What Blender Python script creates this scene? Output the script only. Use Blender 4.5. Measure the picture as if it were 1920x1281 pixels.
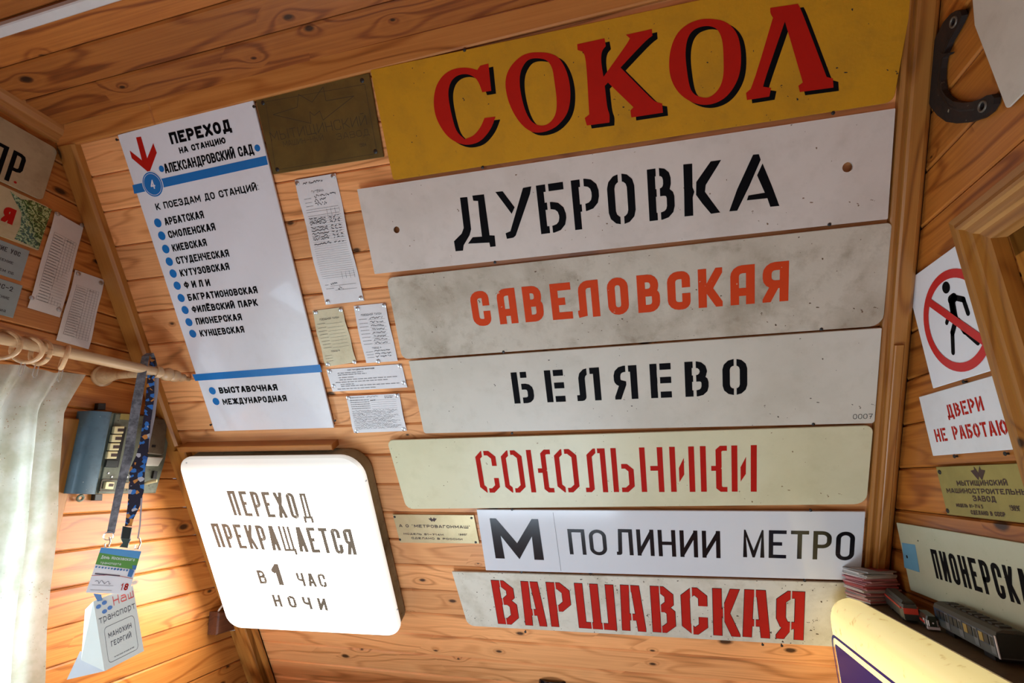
import bpy, bmesh, math, random
from mathutils import Matrix, Vector
from mathutils.geometry import tessellate_polygon
random.seed(7)
S = bpy.context.scene
for o in list(bpy.data.objects): bpy.data.objects.remove(o)
C = S.collection

# ------------------------------------------------------------------ camera, world, light, exposure
TH = 1.01353878                      # pitch of the roof slope (radians from the horizontal)
SI, CO = math.sin(TH), math.cos(TH)
F = 899.27                           # focal length in pixels of a 1920 wide frame
EYE = Vector((0, 0, 1.45))
R = Matrix(((0.97087362, -0.06880205, -0.22950097),
            (0.23958229, 0.26846443, 0.93302046),
            (-0.00258087, -0.96082932, 0.27712878)))   # columns: picture right, picture down, forward
cam = bpy.data.cameras.new('camera'); cam.sensor_width = 36; cam.lens = F / 1920 * 36; cam.clip_start = .01
co = bpy.data.objects.new('camera', cam); C.objects.link(co)
co.matrix_world = Matrix.Translation(EYE) @ Matrix(((R[0][0], -R[0][1], -R[0][2]), (R[1][0], -R[1][1], -R[1][2]), (R[2][0], -R[2][1], -R[2][2]))).to_4x4()
S.camera = co
S.view_settings.view_transform = 'Standard'; S.view_settings.look = 'None'; S.view_settings.gamma = 1
S.view_settings.use_curve_mapping = False; S.view_settings.exposure = 0.29
S.cycles.use_denoising = True; S.cycles.max_bounces = 8; S.cycles.diffuse_bounces = 5
S.cycles.transparent_max_bounces = 12; S.cycles.sample_clamp_indirect = 4

W = bpy.data.worlds.new('world'); S.world = W; W.use_nodes = True
bg = W.node_tree.nodes['Background']; bg.inputs[0].default_value = (.65, .83, 1, 1); bg.inputs[1].default_value = .4

def area(name, loc, direction, sx, sy, power, col):
    l = bpy.data.lights.new(name, 'AREA'); l.shape = 'RECTANGLE'; l.size = sx; l.size_y = sy; l.energy = power; l.color = col
    o = bpy.data.objects.new(name, l); C.objects.link(o)
    o.matrix_world = Matrix.Translation(Vector(loc)) @ Vector(direction).to_track_quat('-Z', 'Y').to_matrix().to_4x4(); return o
# daylight through the curtained window in the left gable; the next three are added fills
area('daylight_left_window', (-1.55, .52, 1.08), (.85, .55, -.22), .62, .80, 40, (.62, .81, 1))
area('added_fill_left_open_half', (-1.55, -.28, 1.08), (1, .35, .0), .95, .80, 1.5, (.62, .81, 1))  # added fill: uncurtained window half put in to brighten the slope
area('added_fill_behind_camera', (-.55, -1.16, .34), (-.05, 1, .0), 1.1, .60, 5, (.62, .81, 1))  # added fill through an unseen opening behind the camera
area('added_fill_under_floor', (-.51, .30, -.06), (0, .08, 1), .80, .66, 17, (.68, .84, 1))  # added fill from under the floor, through a hatch made for it

# ------------------------------------------------------------------ pixel rays and wall frames
def ray(x, y): return R @ Vector(((x - 960) / F, (y - 640.5) / F, 1))
class Frame:
    """A wall plane: ex to the right, ey up, ez out into the room; o is its zero point in the world."""
    def __init__(s, o, ex, ey):
        s.o = Vector(o); s.ex = Vector(ex).normalized(); s.ey = Vector(ey).normalized(); s.ez = s.ex.cross(s.ey)
    def at(s, x, y, off=0):
        r = ray(x, y); p0 = s.o + s.ez * off - EYE
        p = EYE + r * (p0.dot(s.ez) / r.dot(s.ez)); q = p - s.o
        return (q.dot(s.ex), q.dot(s.ey))
    def mat(s, a, b, c):
        m = Matrix((s.ex, s.ey, s.ez)).transposed().to_4x4(); m.translation = s.o + s.ex * a + s.ey * b + s.ez * c; return m
XL, XR = -1.29, .52
N = Vector((0, SI, CO))
MAIN = Frame(EYE + N * 1.0, (1, 0, 0), (0, -CO, SI))
LEFT = Frame(EYE + Vector((XL, 0, 0)), (0, 1, 0), (0, 0, 1))
RIGHT = Frame(EYE + Vector((XR, 0, 0)), (0, -1, 0), (0, 0, 1))
CEIL = Frame(EYE + Vector((0, 0, .828)), (1, 0, .0215), (0, -1, 0))
def onZ(x, y, z):
    r = ray(x, y); t = z / r.z; return (r.x * t, r.y * t)
def slopeY(z): return (1 - z * CO) / SI            # Y of the slope at height z above the eye

# ------------------------------------------------------------------ mesh builder
def tess(loops):
    pts = [p for l in loops for p in l]
    tr = tessellate_polygon([[Vector((p[0], p[1], 0)) for p in l] for l in loops])
    out = []
    for t in tr:
        a, b, c = [pts[i] for i in t]
        cr = (b[0]-a[0])*(c[1]-a[1]) - (b[1]-a[1])*(c[0]-a[0])
        if abs(cr) < 1e-14: continue
        out.append(tuple(t) if cr > 0 else (t[0], t[2], t[1]))
    return pts, out
def ccw(l):
    a = sum(l[i][0]*l[(i+1) % len(l)][1] - l[(i+1) % len(l)][0]*l[i][1] for i in range(len(l)))
    return list(l) if a > 0 else list(l)[::-1]
class MB:
    def __init__(s): s.v = []; s.f = []; s.m = []; s.mi = 0
    def add(s, vs, fs):
        n = len(s.v); s.v += [tuple(v) for v in vs]
        for f in fs: s.f.append(tuple(i + n for i in f)); s.m.append(s.mi)
        return s
    def box(s, x0, x1, y0, y1, z0, z1):
        v = [(x, y, z) for z in (z0, z1) for y in (y0, y1) for x in (x0, x1)]
        return s.add(v, [(0, 2, 3, 1), (4, 5, 7, 6), (0, 1, 5, 4), (1, 3, 7, 5), (3, 2, 6, 7), (2, 0, 4, 6)])
    def prism(s, loop, z0, z1, holes=(), bev=0.0, zf=None):
        loop = ccw(loop); n = len(loop)
        top = inset(loop, bev) if bev else loop
        zb = z1 - bev
        hs = [ccw(h)[::-1] for h in holes]
        g = zf or (lambda p, z: z)
        v = [(p[0], p[1], g(p, z0)) for p in loop]; fs = []
        if bev:
            v += [(p[0], p[1], g(p, zb)) for p in loop]
            fs += [(i, (i+1) % n, n + (i+1) % n, n + i) for i in range(n)]
            v += [(p[0], p[1], g(p, z1)) for p in top]; b = 2*n
            fs += [(n+i, n+(i+1) % n, b + (i+1) % n, b + i) for i in range(n)]
        else:
            v += [(p[0], p[1], g(p, z1)) for p in top]; b = n
            fs += [(i, (i+1) % n, b + (i+1) % n, b + i) for i in range(n)]
        s.add(v, fs)
        pts, tr = tess([top] + hs)
        s.add([(p[0], p[1], g(p, z1)) for p in pts], tr)
        pts, tr = tess([loop] + hs)
        s.add([(p[0], p[1], g(p, z0)) for p in pts], [t[::-1] for t in tr])
        for h in hs:
            k = len(h)
            s.add([(p[0], p[1], g(p, z0)) for p in h] + [(p[0], p[1], g(p, z1)) for p in h], [(i, (i+1) % k, k+(i+1) % k, k+i) for i in range(k)])
        return s
    def flat(s, loops, z):
        pts, tr = tess([list(l) for l in loops]); return s.add([(p[0], p[1], z) for p in pts], tr)
    def quad(s, a, b, c, d): return s.add([a, b, c, d], [(0, 1, 2, 3)])
    def tube(s, path, r, n=10, caps=True, flatten=None):
        """path: list of 3D points, r: radius or list"""
        P = [Vector(p) for p in path]; m = len(P); rr = r if isinstance(r, (list, tuple)) else [r]*m
        up = Vector((0, 0, 1)); vs = []; prev = None
        for i, p in enumerate(P):
            d = (P[min(i+1, m-1)] - P[max(i-1, 0)]).normalized()
            if prev is None:
                a = d.cross(up)
                if a.length < .01: a = d.cross(Vector((1, 0, 0)))
                a.normalize()
            else: a = (prev - d*prev.dot(d)).normalized()
            prev = a; b = d.cross(a)
            for k in range(n):
                t = 2*math.pi*k/n; vs.append(p + (a*math.cos(t) + b*math.sin(t))*rr[i])
        fs = [(i*n+k, i*n+(k+1) % n, (i+1)*n+(k+1) % n, (i+1)*n+k) for i in range(m-1) for k in range(n)]
        if caps: fs += [tuple(range(n))[::-1], tuple((m-1)*n + k for k in range(n))]
        return s.add(vs, fs)
    def lathe(s, prof, origin, axis, n=20):
        """prof: [(along, radius)]"""
        o = Vector(origin); d = Vector(axis).normalized(); a = d.cross(Vector((0, 0, 1)))
        if a.length < .01: a = d.cross(Vector((1, 0, 0)))
        a.normalize(); b = d.cross(a); vs = []
        for h, r in prof:
            for k in range(n):
                t = 2*math.pi*k/n; vs.append(o + d*h + (a*math.cos(t)+b*math.sin(t))*r)
        m = len(prof)
        fs = [(i*n+k, i*n+(k+1) % n, (i+1)*n+(k+1) % n, (i+1)*n+k) for i in range(m-1) for k in range(n)]
        fs += [tuple(range(n))[::-1], tuple((m-1)*n + k for k in range(n))]
        return s.add(vs, fs)
    def torus(s, c, axis, R_, r_, n=28, m=10):
        o = Vector(c); d = Vector(axis).normalized(); a = d.cross(Vector((0, 0, 1)))
        if a.length < .01: a = d.cross(Vector((1, 0, 0)))
        a.normalize(); b = d.cross(a); vs = []
        for i in range(n):
            t = 2*math.pi*i/n; e = a*math.cos(t)+b*math.sin(t)
            for k in range(m):
                u = 2*math.pi*k/m; vs.append(o + e*(R_+r_*math.cos(u)) + d*(r_*math.sin(u)))
        return s.add(vs, [(i*m+k, i*m+(k+1) % m, ((i+1) % n)*m+(k+1) % m, ((i+1) % n)*m+k) for i in range(n) for k in range(m)])
    def build(s, name, mat, parent=None, smooth=False, kind=None, sharp=None):
        """Vertices are in the coordinates of the parent's frame."""
        me = bpy.data.meshes.new(name)
        off = Vector(parent['o']) if parent is not None and 'o' in parent.keys() else Vector((0, 0, 0))
        me.from_pydata([tuple(Vector(v) - off) for v in s.v], [], s.f)
        for m_ in (mat if isinstance(mat, (list, tuple)) else [mat]): me.materials.append(m_)
        if any(s.m): me.polygons.foreach_set('material_index', s.m)
        if smooth:
            me.polygons.foreach_set('use_smooth', [True]*len(me.polygons))
            me.set_sharp_from_angle(angle=math.radians(sharp or 35))
        me.update()
        o = bpy.data.objects.new(name, me); C.objects.link(o)
        if parent is not None: o.parent = parent
        if kind: o['kind'] = kind
        return o
def inset(loop, d):
    n = len(loop); out = []
    for i in range(n):
        a, b, c = [Vector(loop[j % n][:2]) for j in (i-1, i, i+1)]
        u = (b-a); w = (c-b)
        if u.length < 1e-9 or w.length < 1e-9: out.append((b.x, b.y)); continue
        u.normalize(); w.normalize()
        n1 = Vector((-u.y, u.x)); n2 = Vector((-w.y, w.x)); m = n1 + n2
        if m.length < 1e-6: m = n1
        m.normalize(); k = d / max(.35, m.dot(n1)); q = b + m*k; out.append((q.x, q.y))
    return out
def roundloop(pts, r, seg=5):
    """pts: corner points; r: radius or list of radii"""
    n = len(pts); out = []; rs = r if isinstance(r, (list, tuple)) else [r]*n
    for i in range(n):
        a, b, c = [Vector(pts[j % n]) for j in (i-1, i, i+1)]
        u = (a-b).normalized(); w = (c-b).normalized(); rr = rs[i]
        if rr < 1e-6: out.append((b.x, b.y)); continue
        ang = u.angle(w); d = min(rr/math.tan(ang/2), (a-b).length*.49, (c-b).length*.49); rr = d*math.tan(ang/2)
        p, q = b+u*d, b+w*d; cen = b + (u+w).normalized()*(rr/math.sin(ang/2))
        a0 = math.atan2(p.y-cen.y, p.x-cen.x); a1 = math.atan2(q.y-cen.y, q.x-cen.x)
        da = (a1-a0+math.pi) % (2*math.pi) - math.pi
        for k in range(seg+1):
            t = a0+da*k/seg; out.append((cen.x+rr*math.cos(t), cen.y+rr*math.sin(t)))
    return out
def smooth_loop(l, lim=42):
    out = []; n = len(l)
    for i in range(n):
        a, b, c = Vector(l[i-1]), Vector(l[i]), Vector(l[(i+1) % n]); u, w = b-a, c-b
        if u.length > 1e-9 and w.length > 1e-9 and math.degrees(u.angle(w)) < lim: out += [tuple(b-u*.25), tuple(b+w*.25)]
        else: out.append(tuple(b))
    return out
def circ(cx, cy, r, n=20, ry=None): return [(cx+r*math.cos(2*math.pi*i/n), cy+(ry or r)*math.sin(2*math.pi*i/n)) for i in range(n)]

# ------------------------------------------------------------------ objects
def empty(name, frame, a, b, c=0, label=None, cat=None, group=None, size=.02):
    o = bpy.data.objects.new(name, None); C.objects.link(o); o.empty_display_size = size
    o.matrix_world = frame.mat(a, b, c); o['o'] = (a, b, c)
    if label: o['label'] = label
    if cat: o['category'] = cat
    if group: o['group'] = group
    return o
def struct(o, label=None):
    o['kind'] = 'structure'
    if label: o['label'] = label
    return o

# ------------------------------------------------------------------ materials
def srgb(r, g, b): return tuple((c/255/12.92 if c/255 <= .04045 else ((c/255+.055)/1.055)**2.4) for c in (r, g, b)) + (1,)
MATS = {}
class NT:
    def __init__(s, name):
        s.m = bpy.data.materials.new(name); s.m.use_nodes = True; s.t = s.m.node_tree; s.n = s.t.nodes
        s.b = s.n['Principled BSDF']; s.out = s.n['Material Output']
    def new(s, t, **k):
        x = s.n.new(t)
        for a, b in k.items(): setattr(x, a, b)
        return x
    def link(s, a, b): s.t.links.new(a, b)
    def val(s, x, sock):
        if isinstance(x, bpy.types.NodeSocket): s.link(x, sock)
        else: sock.default_value = x
    def math(s, op, a, b=0.0, c=None, clamp=False):
        x = s.new('ShaderNodeMath', operation=op, use_clamp=clamp); s.val(a, x.inputs[0]); s.val(b, x.inputs[1])
        if c is not None: s.val(c, x.inputs[2])
        return x.outputs[0]
    def vmath(s, op, a, b):
        x = s.new('ShaderNodeVectorMath', operation=op); s.val(a, x.inputs[0]); s.val(b, x.inputs[1]); return x.outputs[0]
    def obj(s): return s.new('ShaderNodeTexCoord').outputs['Object']
    def noise(s, vec, scale, detail=3, rough=.5, dist=0):
        x = s.new('ShaderNodeTexNoise'); s.val(vec, x.inputs['Vector']); x.inputs['Scale'].default_value = scale
        x.inputs['Detail'].default_value = detail; x.inputs['Roughness'].default_value = rough; x.inputs['Distortion'].default_value = dist
        return x.outputs['Fac']
    def ramp(s, fac, stops):
        x = s.new('ShaderNodeValToRGB'); s.val(fac, x.inputs[0]); e = x.color_ramp.elements
        while len(e) < len(stops): e.new(.5)
        for i, (p, c) in enumerate(stops): e[i].position = p; e[i].color = c if isinstance(c, tuple) else (c, c, c, 1)
        return x.outputs[0]
    def mix(s, fac, a, b, mode='MIX'):
        x = s.new('ShaderNodeMix', data_type='RGBA', blend_type=mode); s.val(fac, x.inputs[0]); s.val(a, x.inputs[6]); s.val(b, x.inputs[7]); return x.outputs[2]
    def bump(s, h, strength=.2, dist=.002):
        x = s.new('ShaderNodeBump'); x.inputs['Strength'].default_value = strength; x.inputs['Distance'].default_value = dist
        s.val(h, x.inputs['Height']); s.link(x.outputs[0], s.b.inputs['Normal'])
    def base(s, col, rough=.5, metal=0, spec=.5, coat=0, coatr=.1):
        s.val(col, s.b.inputs['Base Color']); s.val(rough, s.b.inputs['Roughness']); s.b.inputs['Metallic'].default_value = metal
        s.b.inputs['Specular IOR Level'].default_value = spec; s.b.inputs['Coat Weight'].default_value = coat; s.b.inputs['Coat Roughness'].default_value = coatr
        return s.m
def plain(name, col, rough=.5, metal=0, spec=.5, coat=0, var=.12, scale=40):
    if name in MATS: return MATS[name]
    t = NT(name); f = t.noise(t.obj(), scale, 4, .6)
    c2 = tuple(min(1, c*(1-var)) for c in col[:3])+(1,); c1 = tuple(min(1, c*(1+var*.5)) for c in col[:3])+(1,)
    t.base(t.mix(f, c2, c1), rough, metal, spec, coat); MATS[name] = t.m; return t.m

def wood(name, light, dark, knot=.5, vertical=False, gs=1.0, rough=.42, coat=.25):
    t = NT(name); v = t.obj()
    rnd = t.new('ShaderNodeObjectInfo').outputs['Random']
    off = t.new('ShaderNodeCombineXYZ'); t.val(t.math('MULTIPLY', rnd, 37.3), off.inputs[0]); t.val(t.math('MULTIPLY', rnd, 91.7), off.inputs[1])
    v = t.vmath('ADD', v, off.outputs[0])
    sep = t.new('ShaderNodeSeparateXYZ'); t.link(v, sep.inputs[0])
    x, y, z = sep.outputs[0], sep.outputs[1], sep.outputs[2]
    if vertical: x, y = y, x
    def comb(kx, ky, kz=0):
        c = t.new('ShaderNodeCombineXYZ'); t.val(t.math('MULTIPLY', x, kx), c.inputs[0]); t.val(t.math('MULTIPLY', y, ky), c.inputs[1]); t.val(t.math('MULTIPLY', z, kz), c.inputs[2]); return c.outputs[0]
    # knots
    vo = t.new('ShaderNodeTexVoronoi', voronoi_dimensions='2D', feature='F1'); t.val(comb(6.5, 12.5), vo.inputs['Vector']); vo.inputs['Scale'].default_value = 1
    d = vo.outputs['Distance']; cs = t.new('ShaderNodeSeparateColor'); t.link(vo.outputs['Color'], cs.inputs[0])
    on = t.math('LESS_THAN', cs.outputs[0], knot)
    size = t.math('MULTIPLY_ADD', t.math('POWER', cs.outputs[1], 1.6), .11, .045)
    bul = t.math('MULTIPLY', t.math('POWER', 2.718, t.math('MULTIPLY', d, -6.5)), on)
    n1 = t.noise(comb(1.3, 9*gs, 9), 1, 2, .5)
    rings = t.math('ADD', t.math('MULTIPLY', n1, 9.0), t.math('MULTIPLY', bul, 2.0))
    rings = t.math('SINE', t.math('MULTIPLY', rings, 6.0))
    fine = t.noise(comb(3, 230*gs, 230), 1, 3, .6)
    thin = t.math('POWER', t.math('MULTIPLY_ADD', rings, .5, .5), 5.0)
    g = t.math('MULTIPLY_ADD', rings, .07, .56)
    g = t.math('SUBTRACT', g, t.math('MULTIPLY', t.math('MULTIPLY', thin, t.noise(comb(2.5, 12, 12), 1, 2)), .95))
    g = t.math('ADD', t.math('MULTIPLY', g, .62), t.math('MULTIPLY', fine, .42))
    broad = t.noise(comb(.9, 7, 7), 1, 2)
    col = t.ramp(g, [(.18, tuple(c*.62 for c in dark[:3])+(1,)), (.34, dark), (.60, light)])
    pl = t.math('ADD', t.math('MULTIPLY', rnd, .34), t.math('MULTIPLY', broad, .5)); pl = t.math('ADD', pl, .62)
    cc = t.new('ShaderNodeCombineColor'); [t.val(pl, cc.inputs[i]) for i in range(3)]
    col = t.mix(1.0, col, cc.outputs[0], 'MULTIPLY')
    kn = t.math('MULTIPLY', t.ramp(t.math('DIVIDE', t.math('ADD', d, t.math('MULTIPLY', t.noise(comb(60, 60), 1, 2), .03)), size), [(.55, 1.0), (1.0, 0.0)]), on)
    halo = t.math('MULTIPLY', t.ramp(t.math('DIVIDE', d, size), [(.2, .75), (1.0, 0.0)]), on)
    halo2 = t.math('MULTIPLY', t.ramp(t.math('DIVIDE', d, t.math('MULTIPLY', size, 2.6)), [(.1, .30), (1.0, 0.0)]), on)
    kc = tuple(c*.12 for c in dark[:3])+(1,)
    col = t.mix(halo2, col, tuple(c*.8 for c in dark[:3])+(1,)); col = t.mix(kn, col, kc)
    t.bump(g, .12, .0012)
    return t.base(col, rough, 0, .4, coat, .25)
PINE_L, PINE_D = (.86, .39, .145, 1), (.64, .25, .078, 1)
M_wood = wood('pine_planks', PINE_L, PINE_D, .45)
M_woodC = wood('pine_ceiling_planks', (.44, .138, .024, 1), (.24, .058, .009, 1), .22)  # same pine as the slope, dimmer light up there put into its colour
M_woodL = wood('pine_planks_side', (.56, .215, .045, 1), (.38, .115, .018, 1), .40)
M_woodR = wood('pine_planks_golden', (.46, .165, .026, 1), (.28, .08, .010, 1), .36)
M_trim = wood('pine_trim', (.44, .165, .036, 1), (.32, .10, .018, 1), .10, gs=.8)
M_trimV = wood('pine_trim_upright', (.44, .185, .036, 1), (.32, .115, .018, 1), .10, vertical=True, gs=.8)
M_case = wood('pine_casing', (.44, .19, .030, 1), (.34, .13, .018, 1), .12, vertical=True, gs=.6)
M_caseH = wood('pine_casing_level', (.56, .29, .09, 1), (.42, .19, .05, 1), .12, gs=.6)
M_rod = wood('birch_rod', (.66, .42, .22, 1), (.56, .32, .15, 1), 0, rough=.4)
M_back = plain('dark_batten', (.06, .028, .012, 1), .9)
M_black = plain('black_paint', (.008, .008, .009, 1), .4, var=.3)
M_blackflat = plain('black_enamel', (.004, .004, .005, 1), .6, spec=.06, var=.3, scale=300)
M_blackgloss = plain('black_vinyl', (.006, .006, .008, 1), .18, var=.3, scale=300)
M_screw = plain('dark_steel', (.05, .05, .05, 1), .45, .8)
M_tack = plain('steel_tack', (.55, .56, .58, 1), .3, .9)
M_brown = wood('walnut_plastic', (.14, .05, .025, 1), (.07, .025, .014, 1), 0, rough=.35)
M_cable = plain('white_cable', (.7, .68, .62, 1), .4)

def painted(name, col, dirt, amount=.5, scale=5, rough=.35, spots=0.0, spotcol=(.03, .025, .02, 1), coat=0, bumpy=.1, spec=.3):
    t = NT(name); v = t.obj()
    f = t.noise(v, scale, 6, .62, .3); f2 = t.noise(v, scale*5, 5, .65)
    k = t.math('MULTIPLY', t.ramp(f, [(.45, 0.0), (.75, 1.0)]), amount)
    k2 = t.math('MULTIPLY', t.ramp(f2, [(.52, 0.0), (.8, 1.0)]), amount*.7)
    c = t.mix(t.math('ADD', k, k2, clamp=True), col, dirt)
    if spots:
        s_ = t.noise(v, 130, 2, .5); r_ = t.noise(v, 9, 3)
        th = t.math('ADD', s_, t.math('MULTIPLY', r_, .28))
        c = t.mix(t.ramp(th, [(.90 - spots*.12, 0.0), (.92 - spots*.12, 1.0)]), c, spotcol)
    t.bump(t.math('ADD', f2, t.noise(v, 180, 2)), bumpy, .001)
    return t.base(c, rough, 0, spec, coat, .12)
M_white = painted('white_enamel', srgb(226, 224, 226), srgb(200, 196, 192), .3, 4, .06, bumpy=.008, spec=.5)
M_yellow = painted('yellow_board_paint', (.56, .265, .012, 1), (.38, .185, .016, 1), .6, 9, .6, .03, bumpy=.25, spec=.15)
M_dub = painted('offwhite_board_paint', srgb(214, 203, 192), srgb(176, 164, 150), .4, 6, .42, .04, srgb(120, 95, 70))
M_sav = painted('grimy_board_paint', srgb(200, 190, 172), srgb(140, 124, 100), .75, 6, .48, .12, srgb(90, 70, 50), bumpy=.25)
M_bel = painted('cream_grey_board_paint', srgb(208, 201, 186), srgb(168, 158, 138), .35, 5, .36, .05, srgb(90, 80, 70))
M_sok = painted('cream_board_paint', srgb(214, 207, 172), srgb(176, 166, 124), .35, 4, .3, .04, srgb(120, 95, 60))
M_var = painted('worn_white_board_paint', srgb(214, 206, 188), srgb(160, 146, 118), .6, 8, .42, .42, srgb(70, 55, 40), bumpy=.3)
M_po = painted('white_vinyl', srgb(214, 214, 216), srgb(196, 196, 198), .2, 3, .14, bumpy=.01, coat=.4)
M_red = painted('red_letter_paint', (.44, .012, .006, 1), (.34, .01, .006, 1), .35, 30, .6, bumpy=.1, spec=.08)
M_orange = painted('orange_red_letter_paint', (.62, .058, .012, 1), (.50, .05, .015, 1), .35, 30, .6, .05, srgb(200, 180, 150), bumpy=.1, spec=.1)
M_red2 = painted('crimson_letter_paint', (.46, .018, .010, 1), (.34, .014, .008, 1), .35, 40, .6, bumpy=.1, spec=.08)
M_blue = plain('signal_blue', srgb(22, 110, 178), .25, var=.08)
M_paper = painted('white_paper', srgb(224, 220, 218), srgb(198, 192, 186), .3, 8, .7, bumpy=.25)
M_paperold = painted('yellowed_paper', srgb(210, 198, 164), srgb(180, 166, 132), .5, 14, .75, bumpy=.4)
M_ink = plain('printing_ink', (.05, .05, .055, 1), .7)
M_pen = plain('pen_ink', (.06, .055, .09, 1), .7)
M_beige = painted('beige_enamel_board', srgb(180, 160, 126), srgb(130, 108, 78), .5, 12, .45, .1, bumpy=.2)
M_grey = painted('grey_tag_film', srgb(150, 160, 160), srgb(128, 136, 136), .4, 10, .4)
def brass(name, col, dirt, rough=.4, amount=.7):
    t = NT(name); v = t.obj(); f = t.noise(v, 14, 6, .65, .4); g = t.noise(v, 90, 4, .7)
    c = t.mix(t.math('MULTIPLY', t.ramp(f, [(.35, 0.0), (.7, 1.0)]), amount), col, dirt)
    t.bump(g, .15, .0006); t.base(c, rough, .75, .5); return t.m
M_brassdark = brass('tarnished_brass', (.22, .165, .05, 1), (.11, .085, .035, 1), .42)
M_brass = brass('brass_plate', (.62, .52, .30, 1), (.48, .38, .2, 1), .38)
M_brassgreen = brass('olive_brass', (.46, .40, .14, 1), (.34, .29, .1, 1), .42)
M_etch = plain('etched_brown', (.06, .03, .025, 1), .6)
M_etchd = plain('etched_dark', (.05, .04, .015, 1), .6)

# ------------------------------------------------------------------ lettering: strokes with stencil bridges
def clip_half(poly, p, nrm, keep):
    out = []; n = len(poly)
    for i in range(n):
        a, b = poly[i], poly[(i+1) % n]
        da = ((a[0]-p[0])*nrm[0] + (a[1]-p[1])*nrm[1])*keep; db = ((b[0]-p[0])*nrm[0] + (b[1]-p[1])*nrm[1])*keep
        if da >= 0: out.append(a)
        if (da >= 0) != (db >= 0):
            t = da/(da-db); out.append((a[0]+(b[0]-a[0])*t, a[1]+(b[1]-a[1])*t))
    return out if len(out) >= 3 else []
def minus(poly, cut):
    res = []; cur = poly; cut = ccw(cut); n = len(cut)
    for i in range(n):
        a, b = cut[i], cut[(i+1) % n]; nr = (b[1]-a[1], -(b[0]-a[0]))
        o = clip_half(cur, a, nr, 1)
        if o: res.append(o)
        cur = clip_half(cur, a, nr, -1)
        if not cur: break
    return res
G = {
 'А': [[(0,0),(.40,1),(.60,1),(1,0)], [(.18,.27),(.82,.27)]],
 'Б': [[(1,1),(0,1),(0,0),(1,0,1),(1,.57,1),(0,.57)]],
 'В': [[(0,0),(0,1),(.92,1,1),(.92,.53,1),(0,.53)], [(.4,.53),(1,.53,1),(1,0,1),(0,0)]],
 'Г': [[(0,0),(0,1),(1,1)]],
 'Д': [[(0,-.16),(0,.02),(.22,.02),(.3,1),(.82,1),(.82,.02)], [(0,.02),(1,.02),(1,-.16)]],
 'Е': [[(1,1),(0,1),(0,0),(1,0)], [(0,.52),(.85,.52)]],
 'Ж': [[(.5,0),(.5,1)], [(0,1),(.42,.5),(0,0)], [(1,1),(.58,.5),(1,0)]],
 'З': [[(0,.8),(0,1,1),(.95,1,1),(.95,.53,1),(.3,.53)], [(.5,.53),(1,.53,1),(1,0,1),(0,0,1),(0,.2)]],
 'И': [[(0,1),(0,0)], [(0,.02),(1,.98)], [(1,1),(1,0)]],
 'К': [[(0,0),(0,1)], [(0,.47),(.35,.5),(1,1)], [(.3,.52),(1,0)]],
 'Л': [[(0,.0),(.10,.03,1),(.27,1),(1,1),(1,0)]],
 'М': [[(0,0),(0,1),(.5,.25),(1,1),(1,0)]],
 'Н': [[(0,0),(0,1)], [(1,0),(1,1)], [(0,.5),(1,.5)]],
 'О': [[(0,0,1),(0,1,1),(1,1,1),(1,0,1),'z']],
 'П': [[(0,0),(0,1),(1,1),(1,0)]],
 'Р': [[(0,0),(0,1),(1,1,1),(1,.42,1),(0,.42)]],
 'С': [[(1,.72),(1,1,1),(0,1,1),(0,0,1),(1,0,1),(1,.28)]],
 'Т': [[(0,1),(1,1)], [(.5,1),(.5,0)]],
 'У': [[(0,1),(.52,.36)], [(1,1),(.38,0),(.08,0)]],
 'Ф': [[(.5,0),(.5,1)], [(0,.25,1),(0,.82,1),(1,.82,1),(1,.25,1),'z']],
 'Х': [[(0,0),(1,1)], [(0,1),(1,0)]],
 'Ц': [[(0,1),(0,0),(1,0)], [(.84,1),(.84,0)], [(1,.03),(1,-.16)]],
 'Ч': [[(0,1),(0,.45,1),(1,.45)], [(1,1),(1,0)]],
 'Ш': [[(0,1),(0,0),(1,0),(1,1)], [(.5,0),(.5,1)]],
 'Щ': [[(0,1),(0,0),(1,0)], [(.45,0),(.45,1)], [(.88,0),(.88,1)], [(1,.03),(1,-.16)]],
 'Ы': [[(0,1),(0,0),(.62,0,1),(.62,.57,1),(0,.57)], [(1,0),(1,1)]],
 'Ь': [[(0,1),(0,0),(1,0,1),(1,.57,1),(0,.57)]],
 'Э': [[(0,.72),(0,1,1),(1,1,1),(1,0,1),(0,0,1),(0,.28)], [(.3,.5),(1,.5)]],
 'Ю': [[(0,0),(0,1)], [(0,.5),(.4,.5)], [(.4,0,1),(.4,1,1),(1,1,1),(1,0,1),'z']],
 'Я': [[(1,0),(1,1),(0,1,1),(0,.45,1),(1,.45)], [(.5,.45),(0,0)]],
 '0': [[(0,0,1),(0,1,1),(1,1,1),(1,0,1),'z']], '1': [[(.0,.74),(.72,1),(.72,0)]],
 '2': [[(0,.75),(0,1,1),(1,1,1),(1,.55,1),(0,0),(1,0)]],
 '4': [[(.72,0),(.72,1),(0,.3),(1,.3)]], '7': [[(0,1),(1,1),(.4,0)], [(.2,.5),(.85,.5)]],
 '8': [[(0,.53,1),(0,1,1),(1,1,1),(1,.53,1),'z'], [(0,0,1),(0,.53,1),(1,.53,1),(1,0,1),'z']],
 '9': [[(1,.5),(0,.5,1),(0,1,1),(1,1,1),(1,0,1),(0,0)]], '5': [[(1,1),(0,1),(0,.57),(1,.57,1),(1,0,1),(0,0)]],
 '.': [[(0,0),(1,0)]], ':': [[(0,.08),(1,.08)], [(0,.68),(1,.68)]], '-': [[(0,.5),(1,.5)]], ',': [[(.1,.05),(0,-.12)]], '"': [[(0,1),(0,.8)], [(.5,1),(.5,.8)]],
 '№': [[(0,0),(0,1),(.6,0),(.6,1)], [(.85,.5),(1,.5)]],
}
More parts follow.
